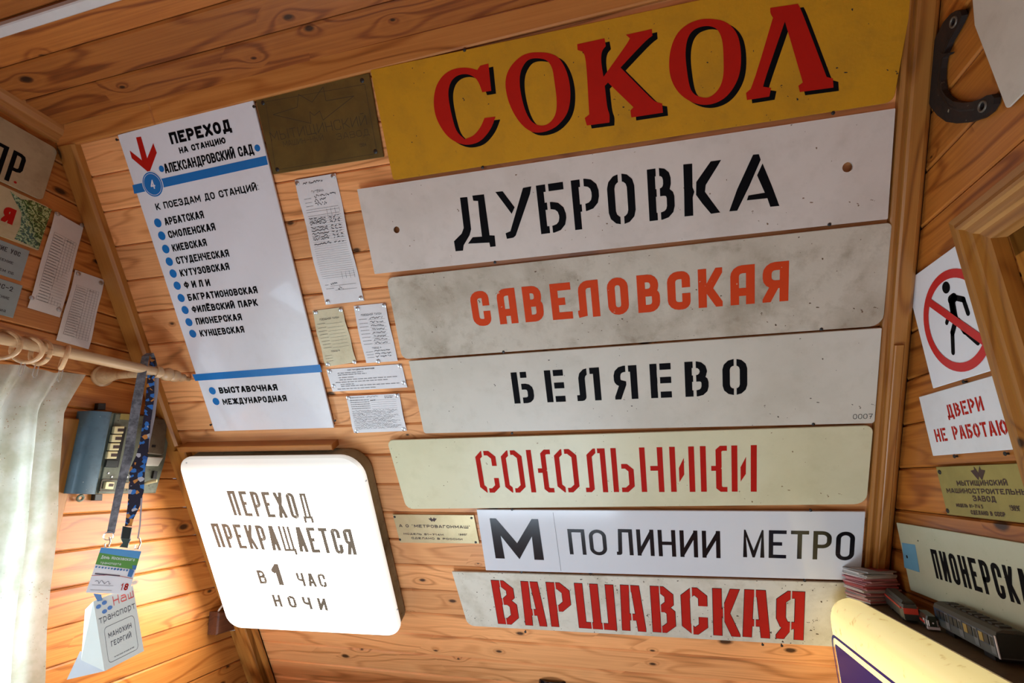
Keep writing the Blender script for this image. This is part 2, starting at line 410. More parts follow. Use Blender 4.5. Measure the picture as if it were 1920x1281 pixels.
for c_ in 'вгкнопстшь':
    G[c_] = [[(p if p == 'z' else (p[0], p[1]*.72)+tuple(p[2:])) for p in st] for st in G[c_.upper()]]
G['а'] = [[(1,0),(1,.72,1),(.08,.72)], [(1,.42),(0,.42,1),(0,0,1),(1,0)]]
G['е'] = [[(0,.36),(1,.36),(1,.72,1),(0,.72,1),(0,0,1),(1,0)]]
G['р'] = [[(0,-.26),(0,.72),(1,.72,1),(1,0,1),(0,0)]]
G['Ё'] = G['Е'] + [[(.15,1.22),(.35,1.22)], [(.65,1.22),(.85,1.22)]]
G['Й'] = G['И'] + [[(.25,1.22),(.75,1.22)]]
NARROW = {'.': .25, ':': .25, '1': .6, ',': .25, ' ': .55, '"': .4, 'Г': .85}
WIDE = {'Ш': 1.35, 'Щ': 1.45, 'Ж': 1.45, 'М': 1.25, 'Ю': 1.45, 'Ы': 1.35, 'Д': 1.15, 'Ф': 1.2, 'Ц': 1.1, 'А': 1.05, 'Х': 1.05}
def rnd_path(pts, closed, r, seg):
    n = len(pts); out = []
    for i, p in enumerate(pts):
        b = Vector(p[:2])
        if len(p) > 2 and p[2] and (closed or 0 < i < n-1):
            a, c = Vector(pts[i-1][:2]), Vector(pts[(i+1) % n][:2]); u, w = a-b, c-b
            if u.length < 1e-9 or w.length < 1e-9: continue
            d = min(r, u.length*.499, w.length*.499); u.normalize(); w.normalize()
            p0, p1 = b+u*d, b+w*d
            for k in range(seg+1):
                t = k/seg
                # quarter-ellipse like blend between p0 and p1 through the corner b
                ct, st = math.cos(t*math.pi/2), math.sin(t*math.pi/2)
                q = b + (p0-b)*(1-st) + (p1-b)*(1-ct) if seg > 1 else (p0 if k == 0 else p1)
                out.append((q.x, q.y))
        else: out.append((b.x, b.y))
    return out
def glyph(strokes, W_, H, s, x0, y0, r=.3, seg=5, cuts=(), grow=0.0, sl=0.0):
    polys = []; s2 = s + 2*grow
    for st in strokes:
        if st[0] == 'p': polys.append(ccw([(u*W_, v*H) for u, v in st[1:]])); continue
        closed = st[-1] == 'z'; pts = [p for p in st if p != 'z']
        ends = [pts[0], pts[-1]]
        P = [(s/2 + p[0]*(W_-s), s/2 + p[1]*(H-s)) + tuple(p[2:]) for p in pts]
        low = min(p[1] for p in pts) < -.05; high = max(p[1] for p in pts) > 1.05
        path = rnd_path(P, closed, r*min(W_, H), seg)
        V = [Vector(p) for p in path]
        W2 = [V[0]]
        for q in V[1:]:
            if (q-W2[-1]).length > 1e-7: W2.append(q)
        V = W2
        if closed and (V[0]-V[-1]).length < 1e-7: V = V[:-1]
        if not closed:
            for idx, (e, a, b) in enumerate(((ends[0], 0, 1), (ends[1], -1, -2))):
                if len(V) < 2: continue
                d = (V[a]-V[b]).normalized()
                if e[1] in (0, 1) and abs(d.y) > .3: V[a] = V[a] + d*(s*1.3)
                elif e[0] in (0, 1) or low or high: V[a] = V[a] + d*(s/2)
        n = len(V)
        if n < 2: continue
        L, Rr = [], []
        for i in range(n):
            if closed: a, c = V[i-1], V[(i+1) % n]
            else: a, c = (V[i-1] if i else None), (V[i+1] if i < n-1 else None)
            d1 = (V[i]-a).normalized() if a is not None else (c-V[i]).normalized()
            d2 = (c-V[i]).normalized() if c is not None else d1
            n1, n2 = Vector((-d1.y, d1.x)), Vector((-d2.y, d2.x)); m = n1+n2
            if m.length < .2: m = n1
            m.normalize(); k = (s2/2)/max(.32, m.dot(n1))
            L.append(V[i]+m*k); Rr.append(V[i]-m*k)
        for i in range(n if closed else n-1):
            j = (i+1) % n
            q = [(p.x, p.y) for p in (Rr[i], Rr[j], L[j], L[i])]
            if not low and not high:
                q = clip_half(q, (0, -grow), (0, 1), 1)
                if q: q = clip_half(q, (0, H+grow), (0, -1), 1)
            if q: q = clip_half(q, (-grow, 0), (1, 0), 1)
            if q: q = clip_half(q, (W_+grow, 0), (-1, 0), 1)
            if not q: continue
            ps = [ccw(q)]
            for c in cuts:
                if len(c) == 4 and not isinstance(c[0], tuple):
                    c = [(c[0], c[1]), (c[2], c[1]), (c[2], c[3]), (c[0], c[3])]
                cc = [(a_*W_, b_*H) for a_, b_ in c]; nx = []
                for p in ps: nx += minus(p, cc)
                ps = nx
            polys += ps
    return [[(x0+p[0]+sl*p[1], y0+p[1]) for p in q] for q in polys]
def put(mb, polys, z):
    for i_, p in enumerate(polys):
        z_ = z + 1.5e-5*(i_ % 9); p2 = []
        for q in p:
            if not p2 or abs(q[0]-p2[-1][0])+abs(q[1]-p2[-1][1]) > 1e-7: p2.append(q)
        if len(p2) >= 3: mb.add([(a, b, z_) for a, b in p2], [tuple(range(len(p2)))])
def line(mb, text, x0, x1, y0, h, z, s=.18, r=.3, seg=5, gap=.28, over={}, cuts={}, grow=0, slope=0.0, sl=0.0, cap=.32):
    """A word fitted between x0 and x1, base y0 (+slope), height h; s = stroke as a part of h."""
    w = [NARROW.get(c, WIDE.get(c, 1.0)) for c in text]
    tot = sum(w) + gap*(len(text)-1); u = (x1-x0)/tot; x = x0
    for c, k in zip(text, w):
        if c != ' ':
            g = over.get(c, G.get(c))
            if g: put(mb, glyph(g, k*u, h, min(s*h, k*u*(.2 if c in 'ШЩ' else .24 if c in 'МЖФЫЮш' else min(cap, .27) if c == 'Д' else cap)), x, y0+slope*(x-x0), r, seg, cuts.get(c, ()), grow, sl), z)
        x += (k+gap)*u
def fitted(mb, fr, off, text, ext, base, top, z, s, r=.3, seg=5, over={}, cuts={}, grow=0):
    """Every letter fitted to its own left and right pixel; base/top are pixels whose heights make a straight line."""
    def fit(pts):
        q = [fr.at(*p, off) for p in pts]
        if len(q) == 1: return lambda x: q[0][1]
        n = len(q); mx = sum(p[0] for p in q)/n; my = sum(p[1] for p in q)/n
        k = sum((p[0]-mx)*(p[1]-my) for p in q)/sum((p[0]-mx)**2 for p in q)
        return lambda x: my+k*(x-mx)
    fb, ft = fit(base), fit(top); ws = sorted(fr.at(*e[1], off)[0]-fr.at(*e[0], off)[0] for e in ext); wm = ws[len(ws)//2]
    for c, (l, rr) in zip(text, ext):
        a = fr.at(*l, off)[0]; b = fr.at(*rr, off)[0]; m = (a+b)/2; y = fb(m); h = ft(m)-y
        put(mb, glyph(over.get(c, G[c]), b-a, h, s*wm, a, y, r, seg, cuts.get(c, ()), grow), z)
def scribble(mb, x0, x1, y, h, z, w=.0005, seed=0, step=None):
    rg = random.Random(seed); x = x0; st = step or h*.5; pts = []
    while x < x1:
        pts.append((x, y + rg.uniform(0, h))); x += st*rg.uniform(.5, 1.3)
    for a, b in zip(pts[:-1], pts[1:]):
        if rg.random() < .12: continue
        d = Vector((b[0]-a[0], b[1]-a[1])); n = Vector((-d.y, d.x)).normalized()*w/2
        mb.add([(a[0]-n.x, a[1]-n.y, z), (b[0]-n.x, b[1]-n.y, z), (b[0]+n.x, b[1]+n.y, z), (a[0]+n.x, a[1]+n.y, z)], [(0, 1, 2, 3)])
def words(mb, x0, x1, y, h, z, seed=0):
    """small print: separate upright strokes too small to read"""
    rg = random.Random(seed); x = x0
    while x < x1:
        n = rg.randint(3, 9)
        for i in range(n):
            if x > x1: break
            mb.add([(x, y, z), (x+h*.28, y, z), (x+h*.28, y+h, z), (x, y+h, z)], [(0, 1, 2, 3)]) if rg.random() < .75 else \
                mb.add([(x, y, z), (x+h*.6, y, z), (x+h*.6, y+h*.3, z), (x, y+h*.3, z)], [(0, 1, 2, 3)])
            x += h*.55
        x += h*.7
def seg2(mb, a, b, w, z):
    a, b = Vector(a), Vector(b); d = b-a; n = Vector((-d.y, d.x)).normalized()*w/2
    mb.add([(a.x-n.x, a.y-n.y, z), (b.x-n.x, b.y-n.y, z), (b.x+n.x, b.y+n.y, z), (a.x+n.x, a.y+n.y, z)], [(0, 1, 2, 3)])
def capsule(a, b, w, n=7):
    a, b = Vector(a), Vector(b); d = (b-a).normalized(); t0 = math.atan2(d.y, d.x); out = []
    for c, s0 in ((b, -math.pi/2), (a, math.pi/2)):
        for k in range(n): t = t0+s0+math.pi*k/(n-1); out.append((c.x+w/2*math.cos(t), c.y+w/2*math.sin(t)))
    return out
# ------------------------------------------------------------------ the room shell
def wallroot(name, fr, loop, z0=-.034, z1=-.018, mat=None):
    mb = MB(); mb.prism(loop, z0, z1); o = mb.build(name, mat or M_back); o.matrix_world = fr.mat(0, 0, 0); o['o'] = (0, 0, 0); return struct(o)
def plank(parent, loop, mat, th=.016, bev=.0035):
    mb = MB(); mb.prism(loop, -th, 0, bev=bev); return mb.build('plank', mat, parent)
ZT, ZF = .80, -1.45
# the roof slope that carries the signs
TL_ = [.34, .300, .215, .131, .046, -.041, -.125, -.213, -.298, -.382, -.466, -.549, -.635, -.72, -.803, -.885, -.968, -1.048, -1.125, -1.198, -1.272, -1.342]
while TL_[-1] > -2.3: TL_.append(TL_[-1]-.08)
wb = wallroot('wall_back', MAIN, [(XL-.03, .345), (XL-.03, -2.36), (XR+.03, -2.36), (XR+.03, .345)])
g = .0006
for i, (a, b) in enumerate(zip(TL_[:-1], TL_[1:])):
    plank(wb, [(XL, b+g), (XR, b+g), (XR, a-g), (XL, a-g)], M_wood)
# left gable with the window opening
WY0, WY1, WZ0, WZ1 = -.80, .83, -.723, .087  # uncurtained near part of the opening added to let in more light
YB = -1.1
def slope_loop(z0, z1, y0, y1=None):
    return [(y0, z0+g), (min(y1, slopeY(z0)) if y1 is not None else slopeY(z0), z0+g), (min(y1, slopeY(z1)) if y1 is not None else slopeY(z1), z1-g), (y0, z1-g)]
wl = wallroot('wall_left', LEFT, [(YB, ZF), (WY0, ZF), (WY0, .83), (YB, .83)])
bk = MB(); bk.prism([(WY0, WZ1), (slopeY(WZ1), WZ1), (slopeY(.83), .83), (WY0, .83)], -.034, -.018); bk.prism([(WY0, ZF), (slopeY(ZF), ZF), (slopeY(WZ0), WZ0), (WY0, WZ0)], -.034, -.018)
bk.prism([(WY1, WZ0), (slopeY(WZ0), WZ0), (slopeY(WZ1), WZ1), (WY1, WZ1)], -.034, -.018); bk.build('batten_backing', M_back, wl)
zz = [-.399+.081*k for k in range(-13, 16)]
for z0, z1 in zip(zz[:-1], zz[1:]):
    z1 = min(z1, .825)
    if z0 > .81: continue
    if WZ0-.01 < z0 < WZ1-.01:
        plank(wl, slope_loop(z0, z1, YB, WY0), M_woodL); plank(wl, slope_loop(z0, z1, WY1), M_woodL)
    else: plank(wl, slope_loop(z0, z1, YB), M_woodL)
# right gable with the doorway
DY1, DZ1 = .737, .319
wr = wallroot('wall_right', RIGHT, [(-DY1, .87), (-slopeY(.87), .87), (-slopeY(ZF), ZF), (-DY1, ZF)])
bk = MB(); bk.prism([(-YB, DZ1), (-DY1, DZ1), (-DY1, .87), (-YB, .87)], -.034, -.018); bk.build('batten_backing', M_back, wr)
zz = [.02+.081*k for k in range(-18, 11)]
for z0, z1 in zip(zz[:-1], zz[1:]):
    z1 = min(z1, .845)
    if z0 > .84: continue
    a0, a1 = -slopeY(z0), -slopeY(z1)
    e = -DY1 if z0 < DZ1-.02 else -YB
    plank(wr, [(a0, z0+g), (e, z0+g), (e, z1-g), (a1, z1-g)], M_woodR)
# ceiling
ce = wallroot('ceiling', CEIL, [(XL-.04, -.70), (XR+.04, -.70), (XR+.04, -YB), (XL-.04, -YB)], -.034, -.018)
bb = [-.662, -.585, -.511]
while bb[-1] < 1.09: bb.append(bb[-1]+.0755)
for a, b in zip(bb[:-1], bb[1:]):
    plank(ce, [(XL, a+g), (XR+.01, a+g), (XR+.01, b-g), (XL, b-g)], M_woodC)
# wall behind the camera: two piers, breast and head round an unseen opening added for fill light; floor
FRONT = Frame(EYE+Vector((0, YB, 0)), (-1, 0, 0), (0, 0, 1))
mb = MB()
for l in ([(-XR, ZF), (-.05, ZF), (-.05, .88), (-XR, .88)], [(1.05, ZF), (-XL, ZF), (-XL, .88), (1.05, .88)], [(-.05, ZF), (1.05, ZF), (1.05, -1.42), (-.05, -1.42)], [(-.05, -.80), (1.05, -.80), (1.05, .88), (-.05, .88)]):
    mb.prism(l, -.03, 0)
o = mb.build('wall_front', M_wood); o.matrix_world = FRONT.mat(0, 0, 0); struct(o)
FL = Frame(EYE+Vector((0, 0, ZF)), (1, 0, 0), (0, 1, 0))
HX0, HX1, HY0, HY1 = XL+.36, XL+1.20, -.05, .65           # unseen hatch, added in the floor for the fill light below it
mb = MB(); mb.prism([(XL, YB), (XR, YB), (XR, slopeY(ZF)), (XL, slopeY(ZF))], -.04, -.02, holes=[[(HX0, HY0), (HX1, HY0), (HX1, HY1), (HX0, HY1)]])
flr = mb.build('floor', M_back); flr.matrix_world = FL.mat(0, 0, 0); flr['o'] = (0, 0, 0); struct(flr)
mb = MB(); mb.prism([(HX0-.05, HY0-.05), (HX1+.05, HY0-.05), (HX1+.05, HY1+.05), (HX0-.05, HY1+.05)], .0005, .018, holes=[[(HX0, HY0), (HX1, HY0), (HX1, HY1), (HX0, HY1)]]); mb.build('added_hatch_frame', M_caseH, flr)
k = XL
while k < XR:
    e_ = min(k+.12, XR)-.001
    for y0_, y1_ in (((YB, HY0), (HY1, slopeY(ZF))) if HX0-.01 < k < HX1-.01 else ((YB, slopeY(ZF)),)):
        plank(flr, [(k+.001, y0_), (e_, y0_), (e_, y1_), (k+.001, y1_)], M_trimV)
    k += .12

# ------------------------------------------------------------------ trims
def extr_y(mb, prof, y0, y1, t0=0, t1=0):
    """profile of (x, z) carried along y; t0/t1 shear the two ends (mitre)"""
    n = len(prof); mb.add([(x, y0+t0*(x-prof[0][0]), z) for x, z in prof] + [(x, y1+t1*(x-prof[0][0]), z) for x, z in prof],
        [(i, (i+1) % n, n+(i+1) % n, n+i) for i in range(n)] + [tuple(range(n))[::-1], tuple(range(n, 2*n))])
def extr_x(mb, prof, x0, x1, t0=0, t1=0):
    n = len(prof); mb.add([(x0+t0*(y-prof[0][0]), y, z) for y, z in prof] + [(x1+t1*(y-prof[0][0]), y, z) for y, z in prof],
        [(i, (i+1) % n, n+(i+1) % n, n+i) for i in range(n)] + [tuple(range(n))[::-1], tuple(range(n, 2*n))])
def trim(name, fr, fn, mat):
    mb = MB(); fn(mb); o = mb.build(name, mat); o.matrix_world = fr.mat(0, 0, 0); o['o'] = (0, 0, 0); return struct(o)
# crown between the ceiling and the slope (its lower edge is not quite level)
def f(mb):
    for x0, x1, z1 in ((XL+.002, -.995, .0125), (-.994, XR, .0135)):
        b0, b1 = .287+.0208*(x0+1.24)/.93, .287+.0208*(x1+1.24)/.93
        mb.prism([(x0, b0), (x1, b1), (x1, .360), (x0, .346)], .0005, z1, bev=.003)
trim('trim_1', MAIN, f, M_trim)
# crown between the ceiling and the left gable
def f(mb):
    prof = [(.776, .0005), (.776, .012), (.782, .016), (.786, .030), (.794, .040), (.806, .046), (.83, .046), (.83, .0005)]
    extr_x(mb, prof, YB, .680)
trim('trim_2', LEFT, f, M_trim)
# corner board between left gable and slope, upper length
def f(mb):
    extr_y(mb, [(XL+.001, .0005), (XL+.001, .013), (XL+.006, .017), (XL+.049, .017), (XL+.056, .012), (XL+.058, .0005)], -.505, .288)
trim('trim_3', MAIN, f, M_trimV)
# lower length: three strips of a cable channel
def f(mb):
    xs = [MAIN.at(x, 1184, .012)[0] for x in (444, 452, 455, 467, 472, 480)]
    extr_y(mb, [(xs[0], .0005), (xs[0], .016), (xs[1], .016), (xs[1], .0005)], -1.46, -.52)
    extr_y(mb, [(xs[2], .0005), (xs[2], .020), (xs[2]+.003, .023), (xs[3]-.003, .023), (xs[3], .020), (xs[3], .0005)], -1.46, -.505)
    extr_y(mb, [(xs[4], .0005), (xs[4], .010), (xs[4]+.003, .014), (xs[5]-.003, .014), (xs[5], .010), (xs[5], .0005)], -1.46, -.70)
    extr_y(mb, [(XL+.0005, .0005), (XL+.0005, .004), (xs[5], .004), (xs[5], .0005)], -1.46, -.505)
trim('trim_4', MAIN, f, M_trimV)
# moulding in the right corner
def f(mb):
    x = .4685
    extr_y(mb, [(x, .0005), (x, .010), (x+.002, .0125), (x+.006, .0135), (x+.010, .012), (x+.0115, .009), (x+.0135, .009), (x+.015, .013), (x+.018, .016),
                (x+.038, .0165), (x+.043, .014), (x+.047, .010), (x+.047, .0005)], -1.5, .325)
trim('trim_5', MAIN, f, M_trimV)
def f(mb):
    extr_y(mb, [(.4865, .016), (.4865, .0215), (.488, .0225), (.500, .0225), (.5015, .0215), (.5015, .016)], -1.5, MAIN.at(1669, 648, .02)[1])
trim('trim_6', MAIN, f, M_trimV)
# white batten across the ceiling
def f(mb):
    mb.prism([(XL+.02, -.4545), (XR, -.4545), (XR, -.436), (XL+.02, -.436)], .0005, .012, bev=.002)
trim('trim_7', CEIL, f, plain('white_duct', srgb(205, 196, 190), .45))

# ------------------------------------------------------------------ left window
wn = MB(); P_ = -.05
for a0, a1, b0, b1 in ((WY0-.055, WY0, WZ0-.055, WZ1+.055), (WY1, WY1+.055, WZ0-.055, WZ1+.055), (WY0, WY1, WZ1, WZ1+.055), (WY0, WY1, WZ0-.055, WZ0)):
    wn.prism([(a0, b0), (a1, b0), (a1, b1), (a0, b1)], .0008, .016, bev=.003)
w1 = wn.build('window_1', M_trimV); w1.matrix_world = LEFT.mat(0, 0, 0); w1['o'] = (0, 0, 0); struct(w1)
mb = MB()
for a0, a1, b0, b1 in ((WY0, WY0+.04, WZ0, WZ1), (WY1-.04, WY1, WZ0, WZ1), (WY0+.04, WY1-.04, WZ1-.04, WZ1), (WY0+.04, WY1-.04, WZ0, WZ0+.04), (.20, .24, WZ0+.04, WZ1-.04)):
    mb.prism([(a0, b0), (a1, b0), (a1, b1), (a0, b1)], -.09, -.045, bev=.003)
mb.build('window_frame', M_case, w1)
t = NT('window_glass'); g1 = t.new('ShaderNodeBsdfTransparent'); g1.inputs[0].default_value = (.93, .96, .95, 1); g2 = t.new('ShaderNodeBsdfGlossy'); g2.inputs['Roughness'].default_value = .02
g3 = t.new('ShaderNodeFresnel'); g4 = t.new('ShaderNodeMixShader'); t.link(g3.outputs[0], g4.inputs[0]); t.link(g1.outputs[0], g4.inputs[1]); t.link(g2.outputs[0], g4.inputs[2]); t.link(g4.outputs[0], t.out.inputs[0]); M_glass = t.m
for a0, a1 in ((WY0+.04, .20), (.24, WY1-.04)):
    MB().box(a0, a1, WZ0+.04, WZ1-.04, -.070, -.067).build('pane', M_glass, w1)
MB().prism([(WY0-.07, WZ0-.02), (WY1+.07, WZ0-.02), (WY1+.07, WZ0), (WY0-.07, WZ0)], -.045, .05, bev=.003).build('window_sill', M_caseH, w1)

# ------------------------------------------------------------------ doorway in the right gable
d1 = MB()
prof = [(0, .0005), (0, .012), (.004, .016), (.018, .019), (.030, .026), (.036, .026), (.040, .021), (.050, .023), (.056, .023), (.060, .018), (.074, .020), (.080, .020), (.080, .0005)]
# upright casing (outer edge towards the slope), then the head, joined by a mitre
extr_y(d1, [(-(DY1+.082)+p, z) for p, z in prof], ZF, DZ1+.069, 0, -.86)
db = d1.build('door_1', M_case); db.matrix_world = RIGHT.mat(0, 0, 0); db['o'] = (0, 0, 0); struct(db)
mb = MB(); extr_x(mb, [(DZ1+.069-p*.86, z) for p, z in prof], -(DY1+.082), .12, -1/.86, 0); mb.build('door_head', M_caseH, db)
mb = MB(); mb.prism([(-DY1, ZF), (-DY1+.03, ZF), (-DY1+.03, DZ1), (-DY1, DZ1)], -.14, .0); mb.prism([(-DY1, DZ1-.03), (.12, DZ1-.03), (.12, DZ1), (-DY1, DZ1)], -.14, .0); mb.build('door_jamb', M_case, db)
mb = MB(); mb.prism([(-DY1+.03, ZF+.01), (.12, ZF+.01), (.12, DZ1-.03), (-DY1+.03, DZ1-.03)], -.12, -.08)
for z0, z1 in ((-.35, .2), (-1.3, -.45)):
    mb.prism([(-DY1+.12, z0), (.02, z0), (.02, z1), (-DY1+.12, z1)], -.08, -.07, bev=.006)
mb.build('door_leaf', wood('dark_door_wood', (.05, .026, .012, 1), (.03, .015, .008, 1), .1, vertical=True), db)

# ------------------------------------------------------------------ signs on the slope
def nail(mb, fr, x, y, off, r=.0032):
    a, b = fr.at(x, y, off); mb.lathe([(-.004, r*.5), (0, r*.5), (.0002, r), (.0012, r*.9), (.0018, r*.4)], (a, b, off), (0, 0, 1), 10)
def board(name, label, fr, corners, rad, mat, nails, off=.009, th=.004, holes=(), group='station name boards on the slope', cat='sign', bev=.0008, seg=5):
    if corners[0] == 'rect':                 # ('rect', upper pixel, lower pixel, width): an upright plate standing from that edge
        a, b = fr.at(*corners[1], off+th), fr.at(*corners[2], off+th); x = (a[0]+b[0])/2; w_ = corners[3]; x0, x1 = min(x, x+w_), max(x, x+w_)
        q = [(x0, a[1]), (x1, a[1]), (x1, b[1]), (x0, b[1])]
    else: q = [fr.at(*c, off+th) for c in corners]
    cx = sum(p[0] for p in q)/4; cy = sum(p[1] for p in q)/4
    o = empty(name, fr, cx, cy, off, label, cat, group)
    q = ccw(q) if False else q
    # TL TR BR BL -> keep the radius order while turning the loop counter-clockwise
    rr = rad if isinstance(rad, (list, tuple)) else [rad]*4
    lp = roundloop([q[3], q[2], q[1], q[0]], [rr[3], rr[2], rr[1], rr[0]], seg)
    hs = [circ(*fr.at(*h[:2], off+th), h[2], 14) for h in holes]
    MB().prism(lp, off, off+th, holes=hs, bev=bev if not hs else 0).build('board', mat, o)
    if nails:
        for n in nails:
            mb = MB(); nail(mb, fr, n[0], n[1], off+th); mb.build('nail', M_screw, o, smooth=True)
    return o, off+th
ZL = .0003
def letters(o, name, mb, mat): return mb.build(name, mat, o)

# --- the yellow board (traced shapes with a painted drop shade)
o, z = board('station_board', 'yellow station board with large red serif letters СОКОЛ, topmost of the stack', MAIN,
             [(694, 131), (1727, -89), (1676, 191), (737, 338)], [.003, .01, .014, .006], M_yellow, [(871, 94), (905, 314), (1562, 212), (1360, -15)])
def z2(p): return (640+p[0]/2.98, p[1]/2.98)
def z8(p): return (1100+p[0]/2.98, p[1]/2.98)
SOK = [(z2, [[(760,392),(775,368),(822,356),(838,508),(788,516),(768,460),(745,430),(700,412),(650,420),(615,450),(598,500),(600,560),(620,660),(645,740),(690,778),(740,760),(780,710),(800,660),(862,652),(840,715),(800,770),(760,800),(700,812),(650,800),(600,770),(560,720),(530,660),(517,600),(517,540),(530,480),(560,430),(600,397),(650,380),(710,378)]]),
       (z2, [[(1110,292),(1165,297),(1215,320),(1250,375),(1272,440),(1282,520),(1275,600),(1250,660),(1190,720),(1110,745),(1050,735),(990,680),(940,590),(917,500),(918,430),(945,370),(1000,315),(1050,295)],
             [(1100,325),(1150,335),(1180,380),(1190,450),(1205,560),(1200,640),(1165,690),(1120,706),(1070,690),(1035,640),(1010,560),(995,470),(1000,400),(1030,345),(1060,328)]]),
       (z2, [[(1318,248),(1470,215),(1478,258),(1455,285),(1450,340),(1465,430),(1600,240),(1612,215),(1590,195),(1735,163),(1738,200),(1700,228),(1560,378),(1700,520),(1755,572),(1792,578),(1797,630),(1620,657),(1615,618),(1632,600),(1490,462),(1472,480),(1486,608),(1500,640),(1498,685),(1372,702),(1360,660),(1385,640),(1368,330),(1350,290),(1320,280)]]),
       (z8, [[(700,105),(780,120),(840,180),(862,270),(862,380),(840,460),(790,535),(730,575),(660,590),(590,575),(520,530),(475,460),(458,380),(465,280),(500,190),(560,135),(630,108)],
             [(690,145),(735,165),(760,230),(765,330),(765,430),(740,500),(690,545),(650,548),(600,530),(575,490),(560,400),(550,300),(560,220),(590,170),(640,148)]]),
       (z8, [[(1025,45),(1180,22),(1200,60),(1340,430),(1375,440),(1378,490),(1190,515),(1182,480),(1207,462),(1107,120),(1000,430),(985,485),(1030,492),(1020,540),(895,560),(890,520),(925,490),(1040,100),(1025,75)]])]
red, blk = MB(), MB()
for fn, loops in SOK:
    L = [smooth_loop(smooth_loop([MAIN.at(*fn(p), z) for p in l]), 30) for l in loops]
    red.flat(L, z+ZL*2); 
    blk.flat([[(a+.0085, b-.0065) for a, b in l] for l in L], z+ZL)
letters(o, 'letter_shade', blk, M_blackflat); letters(o, 'lettering', red, M_red)

# --- ДУБРОВКА
o, z = board('station_board.001', 'off-white station board with black stencil ДУБРОВКА and two round holes', MAIN,
             [(669.5, 355), (1679, 203), (1664.5, 411), (702.5, 514)], .0015, M_dub, [(928, 492), (1555, 421)], holes=[(743.5, 431, .0072), (1589.5, 313.5, .0085)])
mb = MB()
ov = {'Д': [[(0,-.14),(.02,.0),(.3,.16),(.3,1)], [(.34,1),(.80,1),(.80,.02)], [(.34,.05),(1,.05),(1,-.12)]],
      'К': [[(0,0),(0,1)], [(1,1),(.36,.55),(.36,.48),(1,0)]],
      'У': [[(0,1),(.52,.42)], [(1,1),(.45,0.02),(.2,.02)]],
      'А': [[(0,0),(.56,1)], [(.66,1),(1,0)], [(.28,.27),(.86,.27)]],
      'В': [[(0,0),(0,1),(.84,1,1),(.84,.54,1),(0,.54)], [(.35,.54),(1,.54,1),(1,0,1),(0,0)]]}
cu = {'Д': [(.50,.80,.50+.13,1.2) if False else (.44,-.3,.50,.83), [(.30,-.2),(.36,-.2),(.56,.16),(.50,.16)]],
      'Б': [(.33,0,.44,1)], 'Р': [(.33,-.1,.47,1.1)], 'В': [(.33,-.1,.46,1.1)], 'О': [(.42,-.1,.56,1.1)], 'К': [(.35,-.1,.42,1.1)],
      'У': [[(.43,.30),(.72,.78),(.66,.85),(.37,.37)]], 'А': [[(.40,.0),(.74,.85),(.70,1.1),(.66,.98),(.30,.0)]]}
cu['Б'] = [(.34,-.1,.45,1.1)]; cu['Д'] = [(.46,.10,.54,1.1)]
def zA(p): return MAIN.at(640+p[0]/4, 320+p[1]/4, z)
def zB(p): return MAIN.at(1080+p[0]/2.911, 200+p[1]/2.911, z)
for fn, pl in ((zA, [(890,203),(945,198),(958,310),(974,440),(962,485),(918,560),(913,600),(857,605),(845,530),(903,472),(918,430)]), (zA, [(982,188),(1070,178),(1094,350),(1112,485),(1150,487),(1158,568),(1117,573),(1110,540),(950,548),(985,500),(1055,495),(1036,340),(1025,228),(990,226)]),
        (zA, [(1155,160),(1210,155),(1300,275),(1278,325)]), (zA, [(1362,130),(1425,118),(1415,175),(1308,488),(1290,503),(1242,512),(1232,470),(1268,455)]),
        (zB, [(585,316),(634,311),(636,440),(646,465),(637,495),(640,595),(592,600),(590,470)]), (zB, [(735,299),(792,291),(772,325),(708,428),(704,465),(740,515),(787,578),(737,585),(690,530),(655,482),(656,412)]),
        (zB, [(966,263),(998,260),(1008,290),(945,435),(880,568),(836,572),(880,450)]), (zB, [(1018,310),(1068,430),(1110,542),(1060,547),(1044,500),(932,512),(941,485),(1030,470),(988,375)])):
    mb.flat([ccw([fn(p) for p in pl])], z+ZL)
fitted(mb, MAIN, z, 'БРОВ', [((1006,360),(1064,430)), ((1071,350),(1123,365)), ((1137,340),(1193,410)), ((1213,325),(1265.5,395))],
       [(950,447), (1030,437), (1183,420), (1285,406), (1461,386)], [(929,360), (1005,349), (1145,325), (1285,308), (1351,300)], z+ZL, .27, r=.42, seg=3, over=ov, cuts=cu)
letters(o, 'lettering', mb, M_blackflat)

# --- САВЕЛОВСКАЯ
o, z = board('station_board.002', 'grimy grey-white station board with orange-red САВЕЛОВСКАЯ', MAIN,
             [(724, 521), (1673, 417), (1656, 611), (754, 674)], [.016, .008, .022, .016], M_sav, [(944, 660), (1540, 617.5)])
ov = {'А': [[(0,0),(0,1,1),(1,1),(1,0)], [(0,.28),(1,.28)]], 'Л': [[(0,.02),(.12,.03),(.12,1,1),(1,1),(1,0)]], 'К': [[(0,0),(0,1)], [(.1,.5),(.4,.5),(1,1)], [(.35,.5),(1,0)]],
      'Е': [[(1,1),(0,1),(0,0),(1,0)], [(0,.5),(.8,.5)]], 'Я': [[(1,0),(1,1),(0,1,1),(0,.43,1),(1,.43)], [(.5,.43),(.06,0)]]}
mb = MB()
fitted(mb, MAIN, z, 'САВЕЛОВСКАЯ', [((880,552),(922,602)), ((930,550),(972.5,605)), ((978,542),(1021,597)), ((1030,537),(1075,597)), ((1084,585),(1126,592)), ((1137,530),(1180,581)), ((1193,520),(1238,571)), ((1250,519),(1295,568)), ((1308,506),(1355,573)), ((1369,506),(1415,569)), ((1430,499),(1478,564))],
       [(905,612), (936,609), (1238,581), (1477,566)], [(897.5,546), (1030,534), (1195,515), (1478.5,489.6)], z+ZL, .36, r=.3, seg=4, over=ov)
letters(o, 'lettering', mb, M_orange)

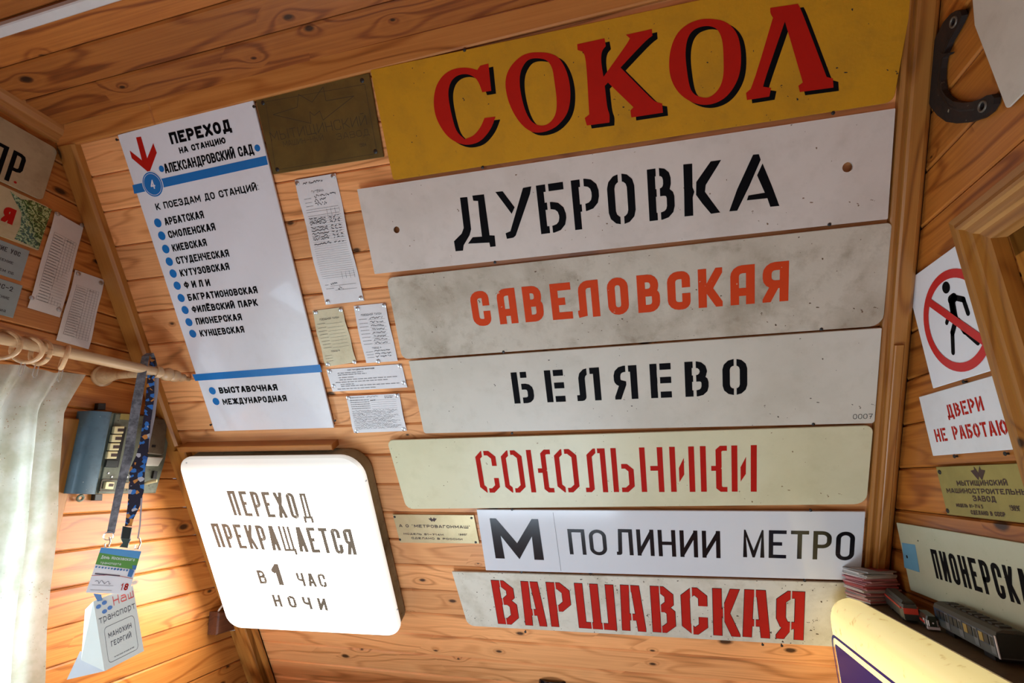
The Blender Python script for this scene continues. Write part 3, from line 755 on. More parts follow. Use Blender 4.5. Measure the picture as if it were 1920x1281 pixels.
# --- БЕЛЯЕВО
o, z = board('station_board.003', 'pale cream station board with widely spaced black БЕЛЯЕВО, numbered 0007', MAIN,
             [(766, 677), (1654, 615), (1640, 794), (795, 813)], [.002, .002, .006, .006], M_bel, [(960, 812.5), (1525, 795.5)])
ov = {'Е': [[(0,0),(0,1)], [(.25,1),(1,1)], [(.25,.52),(1,.52)], [(.25,0),(1,0)]], 'Б': [[(0,0),(0,1)], [(.3,1),(.85,1)], [(.35,.54),(1,.54,1),(1,0,1),(.35,0)]],
      'Л': [[(0,0),(.16,0,1),(.16,1,1),(1,1),(1,0)]], 'Я': [[(1,0),(1,1),(0,1,1),(.0,.52,1),(.34,.46),(.02,0)]], 'В': [[(0,0),(0,1),(.92,1,1),(.92,.52,1),(0,.52)], [(.4,.52),(1,.52,1),(1,0,1),(0,0)]]}
cu = {'Е': [(.34,-.1,.47,1.1)], 'Б': [(.34,-.1,.44,1.1)], 'Л': [(.48,-.1,.60,1.1)], 'Я': [(.52,-.1,.64,1.1)], 'В': [(.35,-.1,.48,1.1)], 'О': [(.46,-.1,.57,1.1)]}
mb = MB()
fitted(mb, MAIN, z, 'БЕЛЯЕВО', [((957.5,702),(1002.5,750)), ((1020,700),(1061,752)), ((1082.5,745),(1128,748)), ((1150,700),(1197,745)), ((1217.5,686),(1260,745)), ((1283,682),(1329,735)), ((1354.5,700),(1401,700))],
       [(970,757), (1037,754), (1128,750), (1197,748), (1290,744), (1372,741)], [(957,699), (1030,694), (1120,689), (1190,685), (1290,679), (1390,672)], z+ZL, .30, r=.32, seg=3, over=ov, cuts=cu)
line(mb, '0007', MAIN.at(1599, 786, z)[0], MAIN.at(1636, 780, z)[0], MAIN.at(1600, 786, z)[1], .0105, z+ZL, .09, r=.45)
letters(o, 'lettering', mb, M_blackflat)

# --- СОКОЛЬНИКИ
o, z = board('station_board.004', 'yellowish cream station board with thin red stencil СОКОЛЬНИКИ', MAIN,
             [(725, 826), (1638, 798), (1625, 946), (762, 955)], [.016, .014, .024, .020], M_sok, [(960, 955.5), (1520, 957)])
ov = {'К': [[(0,0),(0,1)], [(.38,.52),(.72,.52)], [(1,1),(.74,1,1),(.74,.56),(.66,.52),(.74,.48),(.74,0,1),(1,0)]],
      'Л': [[(0,0),(.22,0,1),(.22,1,1),(1,1),(1,0)]], 'Ь': [[(0,0),(0,1)], [(.42,.60),(1,.60,1),(1,0,1),(.36,0)]],
      'Н': [[(0,0),(0,1)], [(1,0),(1,1)], [(.42,.54),(1,.54)]], 'И': [[(0,0),(0,1)], [(1,0),(1,1)], ['p', (.36,.22), (.57,.39), (.58,.76), (.36,.535)]],
      'О': [[(0,0,1),(0,1,1),(1,1,1),(1,0,1),'z']]}
cu = {'С': [(.34,-.1,.44,1.1)], 'О': [(.36,-.1,.47,1.1)], 'Л': [(.58,-.1,.66,1.1)]}
mb = MB()
fitted(mb, MAIN, z, 'СОКОЛЬНИКИ', [((890.5,854),(939,922)), ((938,850),(986,915)), ((986,846),(1040,922)), ((1038,850),(1087,915)), ((1092,850),(1140.5,922)), ((1144.5,845),(1191,922)), ((1198,842),(1246,922)), ((1254.5,841),(1301,839)), ((1312,839),(1364,921)), ((1371,837),(1419,836))],
       [(910,924), (986,923), (1140,923.5), (1246,923), (1415,921.5)], [(899,845.5), (986,844), (1150,841), (1254,838.5), (1419,834)], z+ZL, .235, r=.24, seg=1, over=ov, cuts=cu)
letters(o, 'lettering', mb, M_red)

# --- М ПО ЛИНИИ МЕТРО
o, z = board('metro_line_sign', 'bright white sign with heavy М and thin black ПО ЛИНИИ МЕТРО', MAIN,
             [(893.5, 956), (1623, 960), (1613.5, 1089), (911, 1070)], .0008, M_po, [(978, 1073), (1509, 1089)], th=.003)
mb = MB()
a, b = MAIN.at(930, 1047, z), MAIN.at(1022.5, 1050, z); tp = MAIN.at(916, 972, z)[1]
put(mb, glyph([[(0,0),(0,1),(.5,.12),(1,1),(1,0)]], MAIN.at(1020, 1048, z)[0]-MAIN.at(929, 1046, z)[0], tp-a[1], .165*(tp-a[1])*1.28, MAIN.at(929, 1046, z)[0], a[1]), z+ZL)
letters(o, 'letter_mark', mb, M_blackgloss); mb = MB()
y0 = MAIN.at(1100, 1040.5, z)[1]
HELV = {'Л': [[(0,0),(.12,0,1),(.22,1),(1,1),(1,0)]], 'М': [[(0,0),(0,1),(.5,.0),(1,1),(1,0)]], 'Р': [[(0,0),(0,1),(1,1,1),(1,.46,1),(0,.46)]]}
for wd, xa, xb, ya in (('ПО', (1066, 1015), (1137, 1015), (1100, 1040.5)), ('ЛИНИИ', (1157, 1041), (1351, 1046), (1250, 1043.5)), ('МЕТРО', (1393, 1047), (1602.5, 1020), (1480, 1047.5))):
    bb0 = MAIN.at(*ya, z)[1]; hh = MAIN.at(1061, 992, z)[1] - y0
    line(mb, wd, MAIN.at(*xa, z)[0], MAIN.at(*xb, z)[0], bb0, hh, z+ZL, .125, r=.5, seg=9, gap=.24, over=HELV)
letters(o, 'lettering', mb, M_blackgloss)
mb = MB(); seg2(mb, MAIN.at(1037, 961, z), MAIN.at(1052, 1071, z), .0007, z+ZL); mb.build('joint_line', M_black, o)

# --- ВАРШАВСКАЯ
o, z = board('station_board.005', 'chipped white station board with blocky red outlined ВАРШАВСКАЯ, lowest of the stack', MAIN,
             [(847, 1072.5), (1640, 1095), (1631, 1217), (877, 1174)], [.002, .002, .01, .022], M_var, [(985, 1185), (1430, 1209), (1466, 1211)])
ov = {'А': [[(0,0),(.10,1),(.76,1),(1,0)], [(.06,.28),(.92,.28)]], 'К': [[(0,0),(0,1)], [(.1,.5),(.45,.5),(.9,1)], [(.42,.5),(.95,0)]],
      'Я': [[(1,0),(1,1),(0,1,1),(0,.34,1),(.36,.20),(.02,0)], [(.36,.26),(1,.26)]]}
cu = {'В': [(.37,-.1,.41,1.1)], 'А': [(.42,-.1,.48,1.1)], 'Р': [(.37,-.1,.42,1.1)], 'Ш': [(.335,-.1,.365,.3), (.635,-.1,.665,.3)], 'С': [(.36,-.1,.43,1.1)], 'К': [(.37,-.1,.42,1.1)], 'Я': [(.50,-.1,.55,1.1)]}
EX = [((921,1090),(972.7,1160)), ((978,1120),(1025,1171)), ((1024,1096),(1072,1149)), ((1077,1097),(1156.4,1178)), ((1167,1180),(1211,1180)), ((1219,1102),(1267,1175)), ((1277,1125),(1327,1175)), ((1336,1108),(1387.5,1192)), ((1393,1193),(1443,1195)), ((1455,1195),(1509,1110))]
BS = [(934,1168), (1000,1173), (1085,1178), (1155,1182), (1225,1186), (1300,1190), (1380,1193), (1502,1198)]; TP = [(921,1087), (1025,1092), (1077,1094.5), (1170,1098), (1230,1100), (1300,1103), (1336,1104), (1509,1108)]
mb = MB(); fitted(mb, MAIN, z, 'ВАРШАВСКАЯ', EX, BS, TP, z+ZL, .33, r=.3, seg=1, over=ov, cuts=cu, grow=.0011); letters(o, 'letter_outline', mb, M_blackflat)
mb = MB(); fitted(mb, MAIN, z, 'ВАРШАВСКАЯ', EX, BS, TP, z+2*ZL, .33, r=.3, seg=1, over=ov, cuts=cu); letters(o, 'lettering', mb, M_red2)

# --- tall white transfer sign
o, z = board('transfer_sign', 'tall glossy white sign listing stations beside blue dots, red arrow at top', MAIN,
             [(220, 253), (473, 184.5), (626, 802.5), (402, 809)], .0015, M_white, [(219, 262), (476, 200), (395, 797), (628, 789)], off=.006, th=.004, group=None)
def mt(p): return MAIN.at(200+p[0]/3.768, 180+p[1]/3.768, z)
def mu(p): return MAIN.at(300+p[0]/3.768, 500+p[1]/3.768, z)
mb = MB()
h0 = mt((412, 862))[1] - mt((418, 915))[1]
def row(mb, tx, A, B, h, s=.25, fn=mt, **k):
    s *= 1.4
    a, b = fn(A), fn(B); line(mb, tx, a[0], b[0], a[1], h, z+2*ZL, s, slope=(b[1]-a[1])/(b[0]-a[0]), **k)
cond = dict(r=.34, gap=.2)
row(mb, 'ПЕРЕХОД', (460, 343), (888, 247), mt((440, 262))[1]-mt((456, 345))[1], .2, **cond)
row(mb, 'НА СТАНЦИЮ', (520, 408), (845, 333), mt((513, 365))[1]-mt((520, 408))[1], .18, **cond)
row(mb, 'АЛЕКСАНДРОВСКИЙ САД', (418, 548), (1045, 408), mt((410, 480))[1]-mt((418, 548))[1], .17, r=.34, gap=.14)
row(mb, 'К ПОЕЗДАМ ДО СТАНЦИЙ:', (355, 808), (1080, 664), mt((347, 760))[1]-mt((355, 808))[1], .14, **cond)
for tx, A, B, fn in (('АРБАТСКАЯ', (418,915), (692,862), mt), ('СМОЛЕНСКАЯ', (444,1006), (773,948), mt), ('КИЕВСКАЯ', (472,1100), (712,1058), mt), ('СТУДЕНЧЕСКАЯ', (500,1189), (870,1134), mt), ('КУТУЗОВСКАЯ', (527,1277), (872,1227), mt),
        ('ФИЛИ', (178,156), (360,136), mu), ('БАГРАТИОНОВСКАЯ', (205,243), (693,187), mu), ('ФИЛЁВСКИЙ ПАРК', (233,327), (695,276), mu), ('ПИОНЕРСКАЯ', (262,411), (583,378), mu), ('КУНЦЕВСКАЯ', (290,495), (600,465), mu), ('ВЫСТАВОЧНАЯ', (425,897), (835,874), mu), ('МЕЖДУНАРОДНАЯ', (450,977), (900,950), mu)):
    row(mb, tx, A, B, h0, .2, fn, r=.34, gap=.7 if tx == 'ФИЛИ' else .2)
letters(o, 'lettering', mb, M_blackflat)
mb = MB()
mb.flat([[mt(p) for p in ((182,630), (1127,422), (1140,485), (196,692))]], z+ZL); mb.flat([[mu(p) for p in ((228,762), (1130,692), (1145,745), (250,808))]], z+ZL)
for p, fn in [((362,897), mt), ((390,988), mt), ((418,1082), mt), ((443,1171), mt), ((470,1255), mt), ((122,135), mu), ((150,222), mu), ((178,307), mu), ((205,393), mu), ((232,474), mu), ((370,878), mu), ((396,953), mu)]:
    mb.flat([circ(*fn(p), .0105, 20)], z+ZL)
for p in ((388, 515), (1065, 368)): mb.flat([circ(*mt(p), .0072, 18)], z+ZL)
mb.build('blue_marks', M_blue, o)
mb = MB(); c = mt((327, 625)); mb.flat([circ(*c, .0295, 32)], z+2*ZL); mb.build('number_rim', M_white, o)
mb = MB(); mb.flat([circ(*c, .0275, 32)], z+3*ZL); mb.build('number_disc', M_blue, o)
mb = MB(); mb.flat([circ(*c, .0245, 32), circ(*c, .0235, 32)], z+4*ZL); line(mb, '4', c[0]-.0065, c[0]+.0065, c[1]-.010, .020, z+4*ZL, .17); mb.build('number', M_white, o)
mb = MB(); mb.flat([[mt(p) for p in ((208,293), (243,287), (287,440), (330,333), (355,402), (302,545), (178,440), (163,385), (250,455))]], z+ZL); mb.build('arrow', M_red, o)

# --- lit box sign
OB = .052
o = empty('illuminated_sign', MAIN, -.93, -.80, 0, 'lit white rounded box sign with dark text about the transfer closing', 'lit sign')
fx = roundloop([(-1.228, -1.098), (-.651, -1.080), (-.651, -.524), (-1.206, -.522)], [.045, .05, .06, .045], 8)
mb = MB(); mb.prism(inset(fx, .004), .0045, OB-.010, bev=0)
mb.build('housing', painted('dirty_galvanised_side', srgb(150, 140, 112), srgb(84, 70, 48), .8, 6, .5, .3, bumpy=.3), o, smooth=True)
t = NT('lit_acrylic'); v = t.obj(); sp = t.new('ShaderNodeSeparateXYZ'); t.link(v, sp.inputs[0])
# the lamp tubes sit behind the middle of the sheet, so it gives off less light towards its rim
dx = t.math('DIVIDE', t.math('ABSOLUTE', t.math('ADD', sp.outputs[0], .03)), .345); dy = t.math('DIVIDE', t.math('ABSOLUTE', t.math('ADD', sp.outputs[1], .035)), .315)
dd = t.math('MAXIMUM', dx, dy); e = t.ramp(dd, [(.42, 1.0), (.70, .24), (.84, .055), (.94, .026)])
t.base((.42, .40, .37, 1), .22); t.b.inputs['Emission Color'].default_value = (1, .95, .86, 1); t.val(t.math('MULTIPLY', e, 16), t.b.inputs['Emission Strength'])
M_lit = t.m
MB().prism(fx, OB-.010, OB, bev=.004).build('face', M_lit, o)
t = NT('backlit_letter_paint'); t.base((.03, .025, .02, 1), .3); t.b.inputs['Emission Color'].default_value = (.30, .26, .20, 1); t.b.inputs['Emission Strength'].default_value = .42; M_litk = t.m
mb = MB(); z = OB
def ln(tx, bl, br, tp, s, **k):
    a, b, c = MAIN.at(*bl, z), MAIN.at(*br, z), MAIN.at(*tp, z); line(mb, tx, a[0], b[0], a[1], c[1]-a[1], z+ZL, s, slope=(b[1]-a[1])/(b[0]-a[0]), **k)
ln('ПЕРЕХОД', (439.4, 967), (588, 974.5), (425, 920), .19, r=.3, gap=.42, cap=.42)
ln('ПРЕКРАЩАЕТСЯ', (409.4, 1026.5), (670, 1041), (394.4, 981), .19, r=.3, gap=.36, cap=.42)
ln('В', (488, 1094.5), (503, 1095.5), (481, 1069), .22, cap=.34)
ln('1', (517, 1096.7), (536, 1097.5), (509, 1057), .30, cap=.5)
ln('ЧАС', (561, 1099), (614.8, 1101.6), (551, 1073.4), .22, gap=.4, cap=.36)
ln('НОЧИ', (516, 1137.3), (616, 1145.5), (509.7, 1114.7), .22, gap=.8, cap=.36)
mb.build('lettering', M_litk, o)
for x, y in ((686, 902), (745, 1143), (350, 868)):
    mb = MB(); nail(mb, MAIN, x, y, OB, .0022); mb.build('screw', M_tack, o)
# wooden ledge over it
o = empty('wooden_ledge', MAIN, -.98, -.51, 0, 'narrow pine batten fixed just above the lit box sign', 'batten')
MB().prism([(-1.212, -.517), (-.738, -.519), (-.738, -.503), (-1.212, -.500)], .0005, .03, bev=.0015).build('batten', M_trim, o)

# ------------------------------------------------------------------ metal plates
def screws(o, fr, pts, z, r=.004):
    for p in pts:
        mb = MB(); a, b = fr.at(*p, z); mb.lathe([(-.003, r), (.0006, r), (.0014, r*.75), (.0016, r*.3)], (a, b, z), (0, 0, 1), 12); mb.build('screw', M_screw, o, smooth=True)
o, z = board('maker_plate', 'large dark tarnished brass plate with engraved winged star, between two signs', MAIN, [(478, 184), (692, 137), (719.5, 294), (512, 327)], .001, M_brassdark, None, off=.003, th=.003, group=None, cat='plate')
def mv(p): return MAIN.at(470+p[0]/6.404, 130+p[1]/6.404, z)
screws(o, MAIN, [(493, 193), (679, 151), (704, 284), (520, 318)], z, .0045)
mb = MB()
st = [(270,545),(560,455),(575,300),(740,395),(870,210),(905,380),(1240,320),(870,610),(830,500),(765,555),(710,510),(725,650),(270,545)]
for a, b in zip(st[:-1], st[1:]): seg2(mb, mv(a), mv(b), .0012, z+ZL)
for (a, b) in (((180, 390), (1370, 180)), ((1370, 180), (1520, 1010)), ((1520, 1010), (300, 1210)), ((300, 1210), (180, 390))): seg2(mb, mv(a), mv(b), .0008, z+ZL)
a, b = mv((250, 860)), mv((1400, 660)); line(mb, 'МЫТИЩИНСКИЙ', a[0], b[0], a[1]-.001, .019, z+ZL, .07, slope=(b[1]-a[1])/(b[0]-a[0]))
a, b = mv((400, 930)), mv((880, 850)); line(mb, 'МАШИН-НЫЙ', a[0], b[0], a[1], .011, z+ZL, .08, slope=(b[1]-a[1])/(b[0]-a[0]))
a, b = mv((1040, 850)), mv((1430, 790)); line(mb, 'ЗАВОД', a[0], b[0], a[1], .012, z+ZL, .08, slope=(b[1]-a[1])/(b[0]-a[0]))
a, b = mv((1310, 935)), mv((1390, 910)); line(mb, '1984', a[0], b[0], a[1], .007, z+ZL, .12)
mb.build('engraving', M_etchd, o)

def emblem(mb, cx, cy, w, z):
    P = [(-.5,.12),(-.22,.16),(-.2,.32),(0,.02),(.2,.32),(.22,.16),(.5,.12),(.12,-.3),(0,-.12),(-.12,-.3)]
    mb.flat([[(cx+a*w, cy+b*w) for a, b in P]], z)
o, z = board('maker_plate.001', 'small pale brass plate printed with a winged emblem, right of the lit box sign', MAIN, [(736, 965), (888.5, 966), (899, 1020), (750, 1018)], .001, M_brass, None, off=.003, th=.002, group=None, cat='plate')
def mw(p): return MAIN.at(720+p[0]/3.361, 900+p[1]/3.361, z)
screws(o, MAIN, [(740, 969.5), (884, 971.5), (892, 1017), (750, 1012)], z, .0032)
mb = MB(); emblem(mb, *mw((307, 250)), .024, z+ZL)
for tx, A, B, h in (('А О „МЕТРОВАГОНМАШ"', (97, 297), (545, 300), .0085), ('МОДЕЛЬ 81-714М', (125, 345), (375, 347), .0055), ('1995г.', (470, 350), (530, 351), .0055), ('СДЕЛАНО В РОССИИ', (175, 372), (495, 378), .006)):
    a, b = mw(A), mw(B); line(mb, tx.replace('„', '"').replace('г', 'Г'), a[0], b[0], a[1], h, z+ZL, .22, gap=.25)
mb.build('print', M_etch, o)

# ------------------------------------------------------------------ papers
class Sheet:
    def __init__(s, fr, c, off): s.q = [fr.at(*p, off) for p in c]; s.off = off
    def p(s, u, v):
        a, b, c, d = s.q; return tuple(a[i]*(1-u)*(1-v)+b[i]*u*(1-v)+c[i]*u*v+d[i]*(1-u)*v for i in (0, 1))
def wavy(sh, nu, nv, amp, seed, base):
    rg = random.Random(seed); ph = [rg.uniform(0, 6) for _ in range(4)]; f1, f2 = rg.uniform(2, 4), rg.uniform(3, 6)
    def h(u, v):
        e = min(1, 8*min(u, 1-u)+.2)*1.0
        return base + amp*(.5+.5*math.sin(f1*math.pi*v+ph[0]+u*1.5))*(.4+.6*abs(2*u-1)) * (min(1, 6*v) * min(1, 6*(1-v))) + .0003
    return h
def sheet(name, label, fr, corners, mat, tacks, seed, draw, off=.0015, amp=.006, group=None, cat='notice', nu=6, nv=14, tackr=.0052):
    sh = Sheet(fr, corners, off); c = sh.p(.5, .5); o = empty(name, fr, c[0], c[1], 0, label, cat, group)
    h = wavy(sh, nu, nv, amp, seed, off); mb = MB(); vs = []
    for j in range(nv+1):
        for i in range(nu+1):
            a, b = sh.p(i/nu, j/nv); vs.append((a, b, h(i/nu, j/nv)))
    n = len(vs); vs += [(a, b, z-.0003) for a, b, z in vs]; fs = []
    for j in range(nv):
        for i in range(nu):
            k = j*(nu+1)+i; fs += [(k, k+nu+1, k+nu+2, k+1), (n+k, n+k+1, n+k+nu+2, n+k+nu+1)]
    bd = [i for i in range(nu+1)] + [(j+1)*(nu+1)-1 for j in range(1, nv+1)] + [nv*(nu+1)+i for i in range(nu-1, -1, -1)] + [j*(nu+1) for j in range(nv-1, 0, -1)]
    for i in range(len(bd)):
        a, b = bd[i], bd[(i+1) % len(bd)]; fs.append((a, b, n+b, n+a))
    mb.add(vs, fs); mb.build('sheet', mat, o, smooth=True)
    # inverse bilinear is not needed: print is laid in sheet units and lifted on to the wavy paper
    class PM(MB):
        pass
    pr = MB(); draw(pr)
    def lift(mbx):
        out = MB(); out.f = mbx.f; out.m = mbx.m
        for u, v, _ in mbx.v:
            a, b = sh.p(u, v); uu, vv = min(max(u, 0), 1), min(max(v, 0), 1)
            # height of the faceted sheet under this point
            x, y = min(uu*nu, nu-1e-6), min(vv*nv, nv-1e-6); i, j = int(x), int(y); fx_, fy_ = x-i, y-j
            H = lambda I, J: h(I/nu, J/nv)
            z = max(H(i, j), H(i+1, j), H(i, j+1), H(i+1, j+1)) if False else (H(i, j)*(1-fx_)*(1-fy_)+H(i+1, j)*fx_*(1-fy_)+H(i, j+1)*(1-fx_)*fy_+H(i+1, j+1)*fx_*fy_)
            out.v.append((a, b, z+.0006))
        return out
    if pr.v: lift(pr).build('print', M_ink, o)
    for p in tacks:
        a, b = fr.at(*p, off+.001); mb = MB(); mb.lathe([(-.003, .001), (.0008, .001), (.001, tackr), (.0018, tackr*.95), (.0026, tackr*.6), (.0029, tackr*.1)], (a, b, .002), (0, 0, 1), 14); mb.build('thumbtack', M_tack, o, smooth=True)
    return o
# in the drawing functions u runs right, v runs down, both 0..1
class UV:
    """draws upright text in u,v units by flipping v"""
    def __init__(s, pr): s.pr = pr
    def flip(s, fn):
        t = MB(); fn(t); s.pr.add([(x, 1-y, z) for x, y, z in t.v], t.f)
def lines_(pr, rows, x0, x1, w=.0016):
    for v in rows: pr.add([(x0, v-w/2, 0), (x1, v-w/2, 0), (x1, v+w/2, 0), (x0, v+w/2, 0)], [(0, 1, 2, 3)])
def cols_(pr, cols, y0, y1, w=.005):
    for u in cols: pr.add([(u-w/2, y0, 0), (u+w/2, y0, 0), (u+w/2, y1, 0), (u-w/2, y1, 0)], [(0, 1, 2, 3)])
def uvt(pr, tx, u0, u1, v, h, s=.16, asp=1.0):
    t = MB(); line(t, tx, u0, u1, 0, h, 0, s); pr.add([(x, v-y, z) for x, y, z in t.v], t.f)
def hand(pr, u0, u1, v, h, seed, w=.006):
    t = MB(); scribble(t, u0, u1, 0, h, 0, w, seed, step=.018); pr.add([(x, v-y, z) for x, y, z in t.v], t.f)
def small(pr, u0, u1, v, h, seed, k=.6):
    rg = random.Random(seed); x = u0
    while x < u1:
        n = rg.randint(3, 8)
        for i in range(n):
            if x > u1: break
            pr.add([(x, v, 0), (x+h*k*.6, v, 0), (x+h*k*.6, v-h, 0), (x, v-h, 0)], [(0, 1, 2, 3)]); x += h*k*1.15
        x += h*k*1.2
def long_form(pr):
    hand(pr, .18, .68, .045, .018, 1)
    uvt(pr, 'ПУТЁВКА', .34, .64, .115, .017)
    for v, sd in ((.155, 3), (.185, 4), (.212, 5)):
        small(pr, .13, .30, v, .005, sd); hand(pr, .36, .92 if v < .17 else .66, v, .024, sd)
    lines_(pr, [.236, .255, .285], .1, .9)
    for i in range(29): lines_(pr, [.30+i*.0172], .1, .93, .0012)
    cols_(pr, [.60, .70, .80, .91], .245, .80)
    for i, v in enumerate([.315, .335, .352, .385, .405, .43, .455, .475, .51]):
        hand(pr, .12, .54, v, .016, 20+i)
        for j, u in enumerate((.62, .72, .82)): hand(pr, u, u+.07, v, .013, 50+i*3+j)
    small(pr, .12, .2, .84, .006, 2); hand(pr, .26, .46, .838, .018, 9); lines_(pr, [.85], .24, .9)
    small(pr, .12, .32, .872, .006, 6); hand(pr, .42, .56, .885, .03, 8); lines_(pr, [.888], .34, .9)
sheet('route_form', 'long narrow white form with ruled table, pinned by four tacks right of the transfer sign', MAIN, [(553, 338), (629, 325), (683, 564), (611, 572)], M_paper,
      [(557.5, 344), (624.5, 330.5), (677, 559), (614.5, 566)], 3, long_form, group='paper forms on the slope')
def ticket(pr, s0, big=True):
    uvt(pr, 'ПОЕЗДНОЙ ТАЛОН', .18, .82, .18, .032)
    for i, v in enumerate([.24, .31, .37, .43, .49, .55, .61, .67]):
        small(pr, .08, .34, v, .010, s0+i)
        if big: hand(pr, .42, .84, v, .03, s0+i+20, .009)
        lines_(pr, [v+.012], .38, .9, .0025)
    uvt(pr, 'ПОЕЗД №', .30, .58, .755, .028)
    for i, v in enumerate([.81, .86, .91]):
        small(pr, .08, .3, v, .009, s0+40+i)
        if big: hand(pr, .35, .85, v, .028, s0+60+i, .009)
sheet('train_slip', 'creased yellowed slip below the long white form, faint print', MAIN, [(586, 583), (642, 576), (669, 679), (611, 688)], M_paperold, [(592, 586), (639, 581), (664.5, 679), (615, 683)], 5,
      lambda p: ticket(p, 11, False), amp=.004, nv=8, group='paper forms on the slope')
sheet('train_slip.001', 'white slip with handwriting beside the yellowed slip, three tacks', MAIN, [(663, 574), (723, 568), (746, 677), (687, 681)], M_paper, [(670.5, 579), (720.5, 573), (709, 678)], 6,
      lambda p: ticket(p, 31), amp=.004, nv=8, group='paper forms on the slope')
def info(pr):
    uvt(pr, 'ТЕКСТ ПЕРЕДАВАЕМОЙ ИНФОРМАЦИИ', .28, .64, .12, .06)
    for i, (u0, u1, v) in enumerate([(.14, .48, .22), (.14, .52, .30), (.14, .34, .42), (.14, .90, .52), (.08, .78, .62), (.14, .32, .72), (.14, .92, .80), (.08, .6, .92)]):
        small(pr, u0, u1, v, .035, 70+i, .25)
sheet('notice_strip', 'landscape white notice with typed lines under the two slips', MAIN, [(612, 693), (753, 682.5), (764, 726.5), (624, 734.5)], M_paper, [(618, 697), (750, 687), (757, 718), (625.5, 724)], 8, info, amp=.0015, nu=10, nv=4, group='paper forms on the slope')
def act(pr):
    small(pr, .06, .34, .06, .022, 1, .3); small(pr, .72, .88, .06, .022, 2, .3); small(pr, .72, .86, .10, .022, 3, .3); hand(pr, .38, .6, .07, .05, 4, .006)
    uvt(pr, 'АКТ', .44, .54, .16, .035)
    for i in range(5): small(pr, .06, .42, .13+i*.055, .02, 5+i, .3); lines_(pr, [.14+i*.055], .45, .92, .003)
    for i in range(11): hand(pr, .06, .93 - (i % 3)*.07, .42+i*.047, .036, 30+i, .005); lines_(pr, [.425+i*.047], .05, .94, .002)
sheet('handwritten_form', 'squarish handwritten form, lowest of the papers above the lit box sign', MAIN, [(649, 743), (748.5, 738), (763, 808), (664, 812)], M_paper, [(652.5, 746.5), (744, 742), (757, 805), (669, 809)], 9, act, amp=.003, nu=8, nv=6, group='paper forms on the slope')
# ------------------------------------------------------------------ left gable: boards and papers
o, z = board('enamel_board', 'beige enamel board with black letters ending in Р., top of the left gable', LEFT,
             ('rect', (110, 281), (79, 376), -.27), [.004, .012, .010, .004], M_beige, None, off=.003, th=.003, group=None)
mb = MB()
def lf(p): return LEFT.at(p[0]/5.3375, 180+p[1]/5.3375, z)
a = lf((38, 835)); b = lf((262, 640)); t_ = lf((135, 530))
xa, xb = lf((40, 835))[0], lf((262, 640))[0]
hh = lf((128, 530))[1]-lf((40, 832))[1]
put(mb, glyph(G['Р'], xb-xa, hh, .33*(xb-xa), xa, a[1], .28, 2), z+ZL)
w_ = xb-xa; put(mb, glyph(G['П'], w_*.95, hh, .33*(xb-xa), xa-w_*1.28, a[1], .1, 1), z+ZL)
put(mb, glyph([[(0, 0), (.4, 1), (.6, 1), (1, 0)], [(.2, .3), (.8, .3)]], w_, hh, .33*(xb-xa), xa-w_*2.6, a[1], .1, 1), z+ZL)
mb.build('lettering', M_blackflat, o)
mb = MB(); mb.flat([circ(*lf((152, 865)), .0028, 12)], z+ZL); mb.build('rivet', M_red, o)
# glossy picture card
def pc(name, fr, c, off, th, mat, label, cat, rad=.001, group=None):
    return board(name, label, fr, c, rad, mat, None, off=off, th=th, group=group, cat=cat)
t = NT('leaf_print'); v = t.obj(); wv = t.new('ShaderNodeTexWave', wave_type='BANDS', bands_direction='DIAGONAL'); t.link(v, wv.inputs[0]); wv.inputs['Scale'].default_value = 38; wv.inputs['Distortion'].default_value = 14; wv.inputs['Detail'].default_value = 8; wv.inputs['Detail Scale'].default_value = 3; wv.inputs['Detail Roughness'].default_value = .7
t.base(t.ramp(wv.outputs['Fac'], [(0, (.01, .03, .006, 1)), (.45, (.05, .14, .02, 1)), (.8, (.16, .30, .06, 1)), (1, (.55, .60, .35, 1))]), .12, 0, .5, .5); M_leaf = t.m
M_cardcream = painted('glossy_cream_card', srgb(196, 180, 140), srgb(160, 140, 100), .5, 18, .2)
o, z = pc('picture_card', LEFT, ('rect', (97.5, 391), (72, 470), -.19), .003, .002, M_cardcream, 'glossy card with red letter Я and a photo of green grass blades, below the beige board', 'card', [.001, .012, .004, .001])
mb = MB(); mb.flat([[LEFT.at(*p, z) for p in ((18, 358), (40, 374), (60, 376), (97, 393), (72, 468), (27, 448), (38, 425), (40, 400))]], z+ZL); mb.build('photo_print', M_leaf, o)
mb = MB(); a = LEFT.at(0, 416, z); b = LEFT.at(32, 400, z); hh = LEFT.at(9, 385, z)[1]-LEFT.at(2, 414, z)[1]
put(mb, glyph(G['Я'], (b[0]-a[0])*.92, hh, .26*hh, a[0], LEFT.at(12, 418, z)[1], .3, 4), z+ZL); mb.build('lettering', M_red, o)
# two grey instruction tags
def tag(name, corners, label, head, lines, hx):
    o, z = pc(name, LEFT, corners, .002, .001, M_grey, label, 'label', .0006, 'grey instruction tags')
    q = [None, LEFT.at(*corners[1], z), LEFT.at(*corners[2], z)]; H = q[1][1]-q[2][1]; top = q[1][1]; r = q[1][0]
    mb = MB(); line(mb, head[0], r-hx, r-.010, top-.020, .0105, z+ZL, .2, slope=-.02)
    for i, (l, m) in enumerate(lines):
        y = top-.020-(i+1)*(H-.022)/(len(lines)+.6); tx_ = (['ПЕРЕВЕСТИ ОБЛ,', 'В ПОЛОЖЕНИЕ', 'ИЛИ ПО', 'ПОЛАГАЕМ ПБ'] if 'УОС' in head[0] else ['ЕСЛИ', 'ПОЛОЖЕНИЕ', 'АВАРИЙНЫЙ', 'ПО', 'СЛЕДОВАНИЯ'])[i]; line(mb, tx_, r-m-.0052*len(tx_), r-m, y, .0058, z+ZL, .17, slope=-.02)
    mb.build('print', M_ink, o)
